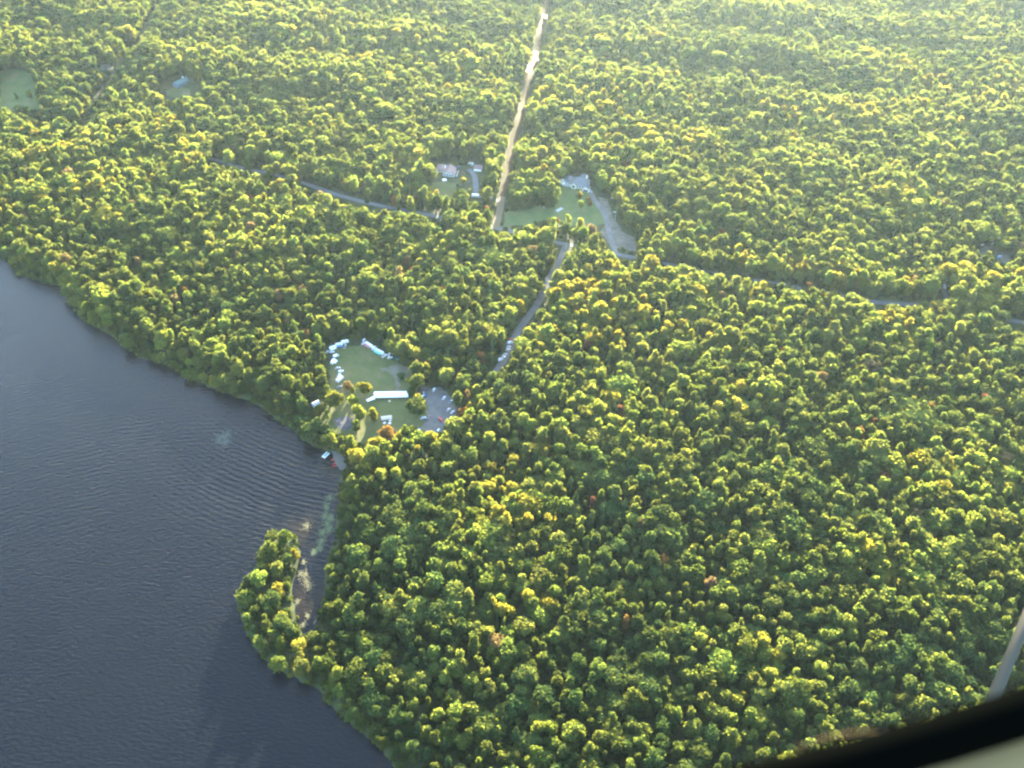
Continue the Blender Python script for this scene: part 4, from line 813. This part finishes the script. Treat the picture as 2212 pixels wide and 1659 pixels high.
MB().cyl((0, 0, 0), (0, 0, 0.5), 0.55, 0.68, 12).cyl((0, 0, 0.5), (0, 0, 1.3), 0.68, 0.55, 12).build('drum', mat('barrel_blue', (0.03, 0.12, 0.40), 0.4), br); MB().cyl((0, 0, 1.28), (0, 0, 1.36), 0.5, n=12).build('lid', TYRE, br)
dt = thing('dome_tent', 'dark green tent with a bright green edge right of the caravans', 'tent', G(cB(1825, 630)), A(35))
rows = [[(3.0 * math.cos(a_) * f, 2.2 * math.sin(a_) * f, zz) for a_ in np.linspace(0, 2 * math.pi, 12, endpoint=False)] for f, zz in ((1, 0), (0.92, 0.8), (0.68, 1.5), (0.32, 1.9), (0.04, 2.0))]
MB().loft(rows).build('canopy', mat('tent_green', (0.03, 0.07, 0.07), 0.7), dt, True); MB().box((0.3, -2.25, 0.12), (4.5, 0.25, 0.2)).build('hem', mat('lime_trim', (0.25, 0.50, 0.22), 0.7), dt)
pl = thing('lamp_pole', 'slim pole standing at the trees above the dark tent', 'pole', G(cB(1740, 560)))
MB().cyl((0, 0, 0), (0, 0, 8.0), 0.12, 0.08, 8).build('post', CHROME, pl); MB().box((0.5, 0, 8.0), (1.2, 0.3, 0.18)).build('lamp_head', paint('silver'), pl)

# ------------------------------------------------------------------ buildings
SIDING = mat('grey_siding', (0.44, 0.47, 0.47), 0.8, 0.08, 0.7); WHITEWALL = mat('white_siding', (0.72, 0.73, 0.73), 0.8, 0.06, 0.7)
BROWNROOF = mat('brown_shingle', (0.23, 0.15, 0.13), 0.9, 0.16, 0.9, bump=0.3); MAROONROOF = mat('maroon_shingle', (0.19, 0.12, 0.115), 0.9, 0.16, 0.9, bump=0.3); GREYROOF = mat('grey_shingle', (0.115, 0.118, 0.125), 0.9, 0.14, 0.9, bump=0.3)
STONE = mat('pale_stone', (0.50, 0.49, 0.43), 0.85, 0.18, 1.0); TEALROOF = mat('teal_metal', (0.055, 0.105, 0.105), 0.5, 0.1, 0.5); DARKROOF = mat('dark_shingle', (0.055, 0.04, 0.042), 0.9, 0.2, 0.9); SLATE = mat('slate_siding', (0.13, 0.15, 0.20), 0.8)
DOOR = mat('door_paint', (0.60, 0.62, 0.62), 0.5, 0.05)
def walls(t, m, L_, D_, h_, rise=0.0, along='x', x=0, y=0):
    """four walls; gable ends rise to the ridge"""
    l, d = L_ / 2, D_ / 2; prof = [(-d, -0.3), (d, -0.3), (d, h_), (0, h_ + rise), (-d, h_)] if rise else [(-d, -0.3), (d, -0.3), (d, h_), (-d, h_)]
    mb = MB(); n_ = len(prof); v = [(-l, a, b) for a, b in prof] + [(l, a, b) for a, b in prof]
    if along == 'y': v = [(-q, p, r_) for p, q, r_ in v]
    mb.add([(p + x, q + y, r_) for p, q, r_ in v], [(i, (i + 1) % n_, n_ + (i + 1) % n_, n_ + i) for i in range(n_)] + [tuple(range(n_))[::-1], tuple(range(n_, 2 * n_))]); return mb.build('wall', m, t)
def hip_roof(t, m, L_, D_, z_, rise, over=0.6, x=0, y=0, name='roof'):
    l, d = L_ / 2 + over, D_ / 2 + over; k = max(l - d, 0.02) if L_ >= D_ else 0; j = 0 if L_ >= D_ else d - l; z0 = z_ - 0.12
    v = [(-l, -d, z0), (l, -d, z0), (l, d, z0), (-l, d, z0), (-l, -d, z0 - 0.18), (l, -d, z0 - 0.18), (l, d, z0 - 0.18), (-l, d, z0 - 0.18)]
    v += [(-k, 0, z_ + rise), (k, 0, z_ + rise)] if L_ >= D_ else [(0, -j, z_ + rise), (0, j, z_ + rise)]
    f = [(0, 1, 9, 8), (1, 2, 9), (2, 3, 8, 9), (3, 0, 8)] if L_ >= D_ else [(0, 1, 8), (1, 2, 9, 8), (2, 3, 9), (3, 0, 8, 9)]
    mb = MB(); mb.add([(a + x, b + y, c) for a, b, c in v], f + [(0, 4, 5, 1), (1, 5, 6, 2), (2, 6, 7, 3), (3, 7, 4, 0), (7, 6, 5, 4)]); return mb.build(name, m, t)
def opening(t, name, x, y, z, w_, h_, face='y-', m=None):
    s = {'y-': (w_, 0.08, h_), 'x+': (0.08, w_, h_), 'x-': (0.08, w_, h_)}[face]; o = MB().box((x, y, z), s).build(name, m or GLASS, t)
    fr2 = MB()
    for dz in (h_ / 2 + 0.06, -h_ / 2 - 0.06): fr2.box((x, y, z + dz), (s[0] + (0.16 if face == 'y-' else 0.06), s[1] + (0.16 if face != 'y-' else 0.06), 0.11))
    fr2.build('frame', DOOR, o); return o
hA = thing('bungalow', 'brown-roofed bungalow with a grey front gable and side wing', 'house', G(cH(600, 600)), A(-5))
hA.location.y += 6.5; hA.scale = (1.12, 1.12, 1.12)
walls(hA, SIDING, 14.0, 12.0, 3.2, 3.2, 'y'); gable_roof(hA, 'roof', BROWNROOF, 14.0, 12.0, 3.2, 3.2, 0.6, 0.2, 0, 0, 'y')
walls(hA, SIDING, 9.0, 10.5, 3.0, 0, 'x', -9.9, 6.0); hip_roof(hA, BROWNROOF, 9.0, 10.5, 3.0, 3.0, 0.6, -9.9, 6.0)
for x_ in (-4.0, -1.2, 1.6, 4.2): opening(hA, 'window', x_, -7.02, 1.7, 1.5, 1.5)
opening(hA, 'window', -11.2, 0.72, 1.6, 1.6, 1.3); opening(hA, 'window', -8.4, 0.72, 1.6, 1.2, 1.3); opening(hA, 'gable_window', 0, -7.02, 4.4, 1.4, 1.0)
dk = MB().box((7.6, -0.5, 0.45), (3.0, 13.0, 0.3)).build('deck', WOOD, hA); MB().box((9.0, -0.5, 1.1), (0.12, 13.0, 0.9)).build('deck_rail', paint('white'), dk); opening(hA, 'door', 6.03, 1.0, 1.3, 1.0, 2.1, 'x+', DOOR)
ch = MB().box((-5.2, 3.4, 5.2), (0.9, 0.9, 2.6)).build('chimney', paint('white'), hA); MB().box((-5.2, 3.4, 6.58), (1.15, 1.15, 0.16)).build('chimney_cap', paint('cream'), ch)
ga = thing('garage', 'garage with maroon brown roof and two white doors', 'garage', G(cH(1275, 490)), A(-5)); ga.location.y += 5.0
walls(ga, WHITEWALL, 9.0, 9.0, 3.0, 2.6, 'x'); gable_roof(ga, 'roof', MAROONROOF, 9.0, 9.0, 3.0, 2.6, 0.5, 0.2)
for x_ in (-2.3, 2.2): opening(ga, 'garage_door', x_, -4.53, 1.3, 3.6, 2.5, 'y-', paint('white'))
cn = thing('canopy_tent', 'small square white canopy on the bungalow lawn', 'canopy', G(cH(492, 725), 0.1), A(20))
mb = MB(); mb.add([(-2.3, -2.3, 2.2), (2.3, -2.3, 2.2), (2.3, 2.3, 2.2), (-2.3, 2.3, 2.2), (0, 0, 3.2), (-2.3, -2.3, 1.95), (2.3, -2.3, 1.95), (2.3, 2.3, 1.95), (-2.3, 2.3, 1.95)], [(0, 1, 4), (1, 2, 4), (2, 3, 4), (3, 0, 4), (0, 5, 6, 1), (1, 6, 7, 2), (2, 7, 8, 3), (3, 8, 5, 0)]); mb.build('roof_panel', WHITE_CLOTH, cn)
for a_ in (-2.2, 2.2):
    for b_ in (-2.2, 2.2): MB().cyl((a_, b_, 0), (a_, b_, 2.2), 0.05, n=6).build('leg', CHROME, cn)
wp = thing('log_pile', 'reddish stack of lumber beside the bungalow driveway', 'lumber', G(cH(930, 520), 0.2), A(-20))
for i in range(4):
    for j in range(3 - i // 2): MB().box((0, -0.9 + j * 0.62 + 0.15 * i, 0.2 + 0.32 * i), (4.2 - 0.3 * i, 0.55, 0.28)).build('timber', mat('red_timber', (0.26, 0.10, 0.08), 0.85, 0.2, 2), wp)
# the large grey-roofed house: hipped main block, stone gables, garage wing, round pavilion
hB = thing('large_house', 'large house with grey hipped roofs, pale stone gables and round corner pavilion', 'house', G(cG(1420, 700)), A(-14)); hB.location.y += 9.0; hB.scale = (1.18, 1.18, 1.18)
walls(hB, STONE, 17.0, 13.0, 4.0); hip_roof(hB, GREYROOF, 17.0, 13.0, 4.0, 5.0, 0.7)
walls(hB, STONE, 8.0, 8.0, 4.2, 0, 'x', 2.0, 8.5); hip_roof(hB, GREYROOF, 8.0, 8.0, 4.25, 4.6, 0.6, 2.0, 8.5, 'rear_roof')
walls(hB, STONE, 7.0, 10.0, 3.6, 0, 'x', -11.6, 2.2); hip_roof(hB, GREYROOF, 7.0, 10.0, 3.6, 3.4, 0.6, -11.6, 2.2, 'wing_roof')
walls(hB, STONE, 6.4, 7.0, 3.4, 2.4, 'y', 8.2, -7.8); gable_roof(hB, 'garage_roof', GREYROOF, 6.4, 7.0, 3.4, 2.4, 0.4, 0.2, 8.2, -7.8, 'y')
opening(hB, 'garage_door', 8.2, -11.03, 1.4, 4.6, 2.7, 'y-', mat('dark_door', (0.06, 0.065, 0.075), 0.6)); walls(hB, STONE, 2.4, 5.0, 4.0, 2.6, 'y', -4.6, -7.6); gable_roof(hB, 'entry_roof', GREYROOF, 2.4, 5.0, 4.0, 2.6, 0.35, 0.2, -4.6, -7.6, 'y')
opening(hB, 'entry_window', -4.6, -8.83, 2.4, 2.2, 2.6)
for x_ in (-1.0, 1.5, 4.0): opening(hB, 'window', x_, -6.53, 2.0, 1.5, 1.7)
for x_ in (-13.0, -10.4): opening(hB, 'window', x_, -2.83, 1.9, 1.6, 1.6, 'y-', mat('sky_glass', (0.10, 0.16, 0.18), 0.1, 0.1, 1, 0, 0.8))
pv_ = MB(); pv_.cyl((-17.2, -2.4, -0.3), (-17.2, -2.4, 2.9), 3.0, 3.0, 8); pv_.build('pavilion', paint('white'), hB); MB().cyl((-17.2, -2.4, 2.88), (-17.2, -2.4, 5.2), 3.6, 0.15, 8).build('pavilion_roof', mat('pale_shingle', (0.30, 0.31, 0.33), 0.85), hB)
MB().box((5.6, 3.6, 8.6), (1.2, 1.2, 3.0)).build('chimney', STONE, hB); MB().box((-10.0, -4.9, 0.2), (10, 4.0, 0.4)).build('terrace', mat('terrace_stone', (0.33, 0.34, 0.35), 0.85), hB)
sl_ = thing('concrete_slab', 'bluish grey slab lying on the lawn below the large house', 'slab', G(cG(700, 1420), 0.1), heading(cG(560, 1500), cG(860, 1330)))
MB().box((0, 0, 0.12), (9.5, 4.0, 0.24)).build('slab_panel', mat('slab_concrete', (0.26, 0.29, 0.31), 0.85, 0.12, 1), sl_); MB().box((4.4, 0, 0.34), (0.3, 4.0, 0.3)).build('edge_beam', SLATE, sl_)
tk = thing('storage_tank', 'small pale tank standing on the lawn left of the slab', 'tank', G(cG(150, 1370), 0.1))
MB().cyl((0, 0, 0.35), (0, 0, 1.9), 0.75, n=12).cyl((0, 0, 1.9), (0, 0, 2.3), 0.75, 0.25, 12).build('shell', paint('paleblue'), tk)
for a_ in (0.4, 2.5, 4.6): MB().cyl((0.5 * math.cos(a_), 0.5 * math.sin(a_), -0.1), (0.5 * math.cos(a_), 0.5 * math.sin(a_), 0.5), 0.06, n=5).build('leg', CHROME, tk)
# teal-roofed cottage far left
hC = thing('cottage', 'far cottage with a long teal metal roof in a small clearing', 'house', G(cL(900, 640)), A(62)); hC.scale = (1.2, 1.2, 1.2)
walls(hC, SLATE, 17.0, 7.5, 3.2, 2.6, 'x'); gable_roof(hC, 'roof', TEALROOF, 17.0, 7.5, 3.2, 2.6, 0.6, 0.2)
for x_ in (-5.0, 0.0, 5.0): opening(hC, 'window', x_, -3.79, 1.7, 1.3, 1.3)
MB().box((5.5, 1.5, 6.0), (0.8, 0.8, 1.6)).build('chimney', paint('white'), hC)
# dark cabin at the parking lot and white shed by the lake
hD = thing('cabin', 'small cabin with very dark roof beside the parking lot', 'cabin', G(cP(450, 440)), A(4)); hD.location.y += 3.0
walls(hD, SLATE, 6.0, 6.5, 2.8, 1.8, 'x'); gable_roof(hD, 'roof', DARKROOF, 6.0, 6.5, 2.8, 1.8, 0.5, 0.16); opening(hD, 'door', -1.2, -3.29, 1.05, 0.95, 2.0, 'y-', DOOR); opening(hD, 'window', 1.4, -3.29, 1.6, 1.2, 1.0)
hE = thing('lake_shed', 'small shed with pale roof hidden among lakeside trees', 'shed', G(cE(190, 85)), A(38))
walls(hE, WHITEWALL, 6.0, 4.2, 2.6, 1.4, 'x'); gable_roof(hE, 'roof', mat('pale_metal', (0.55, 0.57, 0.60), 0.5), 6.0, 4.2, 2.6, 1.4, 0.4, 0.14); opening(hE, 'door', 0.8, -2.14, 1.05, 0.9, 1.95, 'y-', DOOR)
# road side poles
for i, (p, l) in enumerate([(cY(1160, 1000), 'utility pole beside the dirt yard'), ((1870, 652), 'white utility pole on the grass strip of the far road'), ((1168, 86), 'utility pole where the cutting tops the rise')]):
    t = thing('utility_pole', l, 'pole', G(p, -0.2), A(90 if i == 1 else 0), 'utility poles')
    MB().cyl((0, 0, 0), (0, 0, 10.5), 0.16, 0.11, 8).build('post', mat('grey_pole', (0.34, 0.32, 0.29), 0.9), t); ca_ = MB().box((0, 0, 9.9), (2.4, 0.12, 0.14)).build('crossarm', WOOD, t)
    for s in (-1, 0, 1): MB().cyl((s * 1.05, 0, 9.97), (s * 1.05, 0, 10.2), 0.06, n=6).build('insulator', CHROME, ca_)

# ------------------------------------------------------------------ lily pads and weed in the cove: past counting
def pads(name, label, spots, n_, m, rmin, rmax, z=0.012):
    mb = MB(); rn = random.Random(4)
    for (px, py, spread) in spots:
        c = at(px, py, 0.0)
        for _ in range(n_):
            a_ = rn.uniform(0, 6.28); q = abs(rn.gauss(0, 1)) * spread; x_, y_ = c.x + q * math.cos(a_), c.y + q * math.sin(a_) * 1.4; r_ = rn.uniform(rmin, rmax); k = 7; o = rn.uniform(0, 6.28)
            if float(lake_sd(np.array([x_]), np.array([y_]))[0]) > -0.2: continue
            zz = z + rn.uniform(0, 0.03); mb.add([(x_ + r_ * math.cos(o + 5.7 * j / (k - 1)), y_ + r_ * math.sin(o + 5.7 * j / (k - 1)) , zz) for j in range(k)] + [(x_, y_, zz - 0.004)], [tuple(range(k)) + (k,)])
    return tag(mb.build(name, m), label, kind='stuff')
pads('lily_pads', 'pale green lily pads along the cove bank', [(712, 1075, 1.6), (706, 1095, 2.0), (702, 1115, 2.6), (708, 1130, 2.4), (716, 1118, 2.0), (698, 1150, 2.0), (694, 1168, 2.2), (690, 1185, 1.5), (678, 1192, 1.2), (712, 1142, 2.0)], 150, mat('lily_pad', (0.050, 0.066, 0.030), 0.9, 0.2, 0.5), 0.22, 0.5)
pads('reeds_bed', 'yellowish water plants at the cove mouth and head', [(662, 1136, 1.6), (656, 1214, 1.0), (650, 1240, 1.8), (662, 1256, 2.0), (670, 1268, 1.8), (660, 1240, 1.4), (642, 1300, 1.0), (664, 1330, 1.0), (684, 1342, 1.4), (655, 1350, 1.2)], 90, mat('yellow_pad', (0.07, 0.065, 0.025), 0.7, 0.3, 0.5), 0.2, 0.45)
pads('weed_patch', 'faint round patch of water weed out on the lake', [(482, 944, 3.2), (474, 950, 2.6), (492, 938, 2.4), (486, 956, 2.0)], 170, mat('water_weed', (0.022, 0.030, 0.026), 0.7, 0.2, 0.5), 0.25, 0.5)

# ------------------------------------------------------------------ the aircraft the view is taken from: sill of its side window, a glint and a streak as solid parts
def near(px, py, dist):
    d = ray(px, py); return Vector(CAM + d * (dist / float(d @ FW)))
ac = thing('aircraft', 'dark window sill, tan trim and grey streak of the aircraft in the corner', 'aircraft', near(2000, 1700, 0.22))
def local(P): return P - Vector(ac.location)
def tube(path, radii, n_=12):
    mb = MB(); rings = []
    for i, P in enumerate(path):
        t = (path[min(i + 1, len(path) - 1)] - path[max(i - 1, 0)]).normalized(); q = t.to_track_quat('Z', 'Y')
        rings.append([local(P) + q @ Vector((radii[i] * math.cos(2 * math.pi * j / n_), radii[i] * math.sin(2 * math.pi * j / n_), 0)) for j in range(n_)])
    mb.loft(rings); return mb
edge_px = [(900, 1850), (1150, 1790), (1420, 1735), (1650, 1685), (1860, 1632), (2040, 1580), (2200, 1530), (2360, 1472), (2600, 1370)]
tube([near(a_, b_ + 14, 0.22) for a_, b_ in edge_px], [0.006] * 9).build('window_seal', mat('black_rubber', (0.0008, 0.0010, 0.0009), 1.0, 0.1, 1, 0, 0.0), ac, True)
mb = MB(); top = [near(a_, b_ + 60, 0.222) for a_, b_ in edge_px]; bot = [near(a_ + 120, b_ + 900, 0.20) for a_, b_ in edge_px]; bk = [P + Vector(UP * -0.004 + FW * 0.02) for P in top]
n_ = len(top); mb.add([local(P) for P in top + bot + bk], [(i, i + 1, n_ + i + 1, n_ + i) for i in range(n_ - 1)] + [(i + 1, i, 2 * n_ + i, 2 * n_ + i + 1) for i in range(n_ - 1)]); tp = mb.build('trim_panel', mat('beige_trim', (0.22, 0.165, 0.075), 0.9, 0.05, 30, 0, 0.05), ac, True)
sm = tp.modifiers.new('thickness', 'SOLIDIFY'); sm.thickness = 0.003; sm.offset = -1
glint_px = [(1690, 1640), (1730, 1612), (1790, 1592), (1850, 1582), (1910, 1580)]
tube([near(a_, b_, 0.235) for a_, b_ in glint_px], [0.0001, 0.0002, 0.00028, 0.00028, 0.0002], 8).build('glint_arc', mat('tan_glint', (0.06, 0.045, 0.02), 0.8, 0.1, 5, 0, 0.05), ac, True)  # sun glint on the window modelled as a thin tan tube
s0, s1 = near(2132, 1540, 1.6), near(2432, 820, 2.6); ax = (s1 - s0).normalized(); sd_dir = ax.cross(Vector(FW)).normalized(); dp = ax.cross(sd_dir)
ring2 = lambda P: [local(P) + sd_dir * (0.007 * math.cos(a_)) + dp * (0.014 * math.sin(a_)) for a_ in np.linspace(0, 2 * math.pi, 14, endpoint=False)]
MB().loft([ring2(s0), ring2(s0.lerp(s1, 0.5)), ring2(s1)]).build('streak_bar', mat('streak_grey', (0.044, 0.042, 0.034), 0.6, 0.1, 3, 0, 0.1), ac, True)  # solid bar standing in for a pale streak, likely a window reflection
# ------------------------------------------------------------------ haze
hz = MB(); hz.box((0, 0, (CAMZ + 8 - 4) / 2), (6900, 6900, CAMZ + 8 + 4)); ho = hz.build('haze', mat('haze_dummy', (1, 1, 1)))
hm = bpy.data.materials.new('haze'); hm.use_nodes = True; hn = hm.node_tree.nodes; hn.remove(hn['Principled BSDF'])
pv = hn.new('ShaderNodeVolumePrincipled'); pv.inputs['Color'].default_value = (0.60, 0.80, 1.0, 1); pv.inputs['Density'].default_value = HAZE_DENSITY; pv.inputs['Anisotropy'].default_value = 0.55
hm.node_tree.links.new(pv.outputs[0], hn['Material Output'].inputs['Volume']); ho.data.materials.clear(); ho.data.materials.append(hm)
tag(ho, 'thin evening haze in the air', kind='stuff')
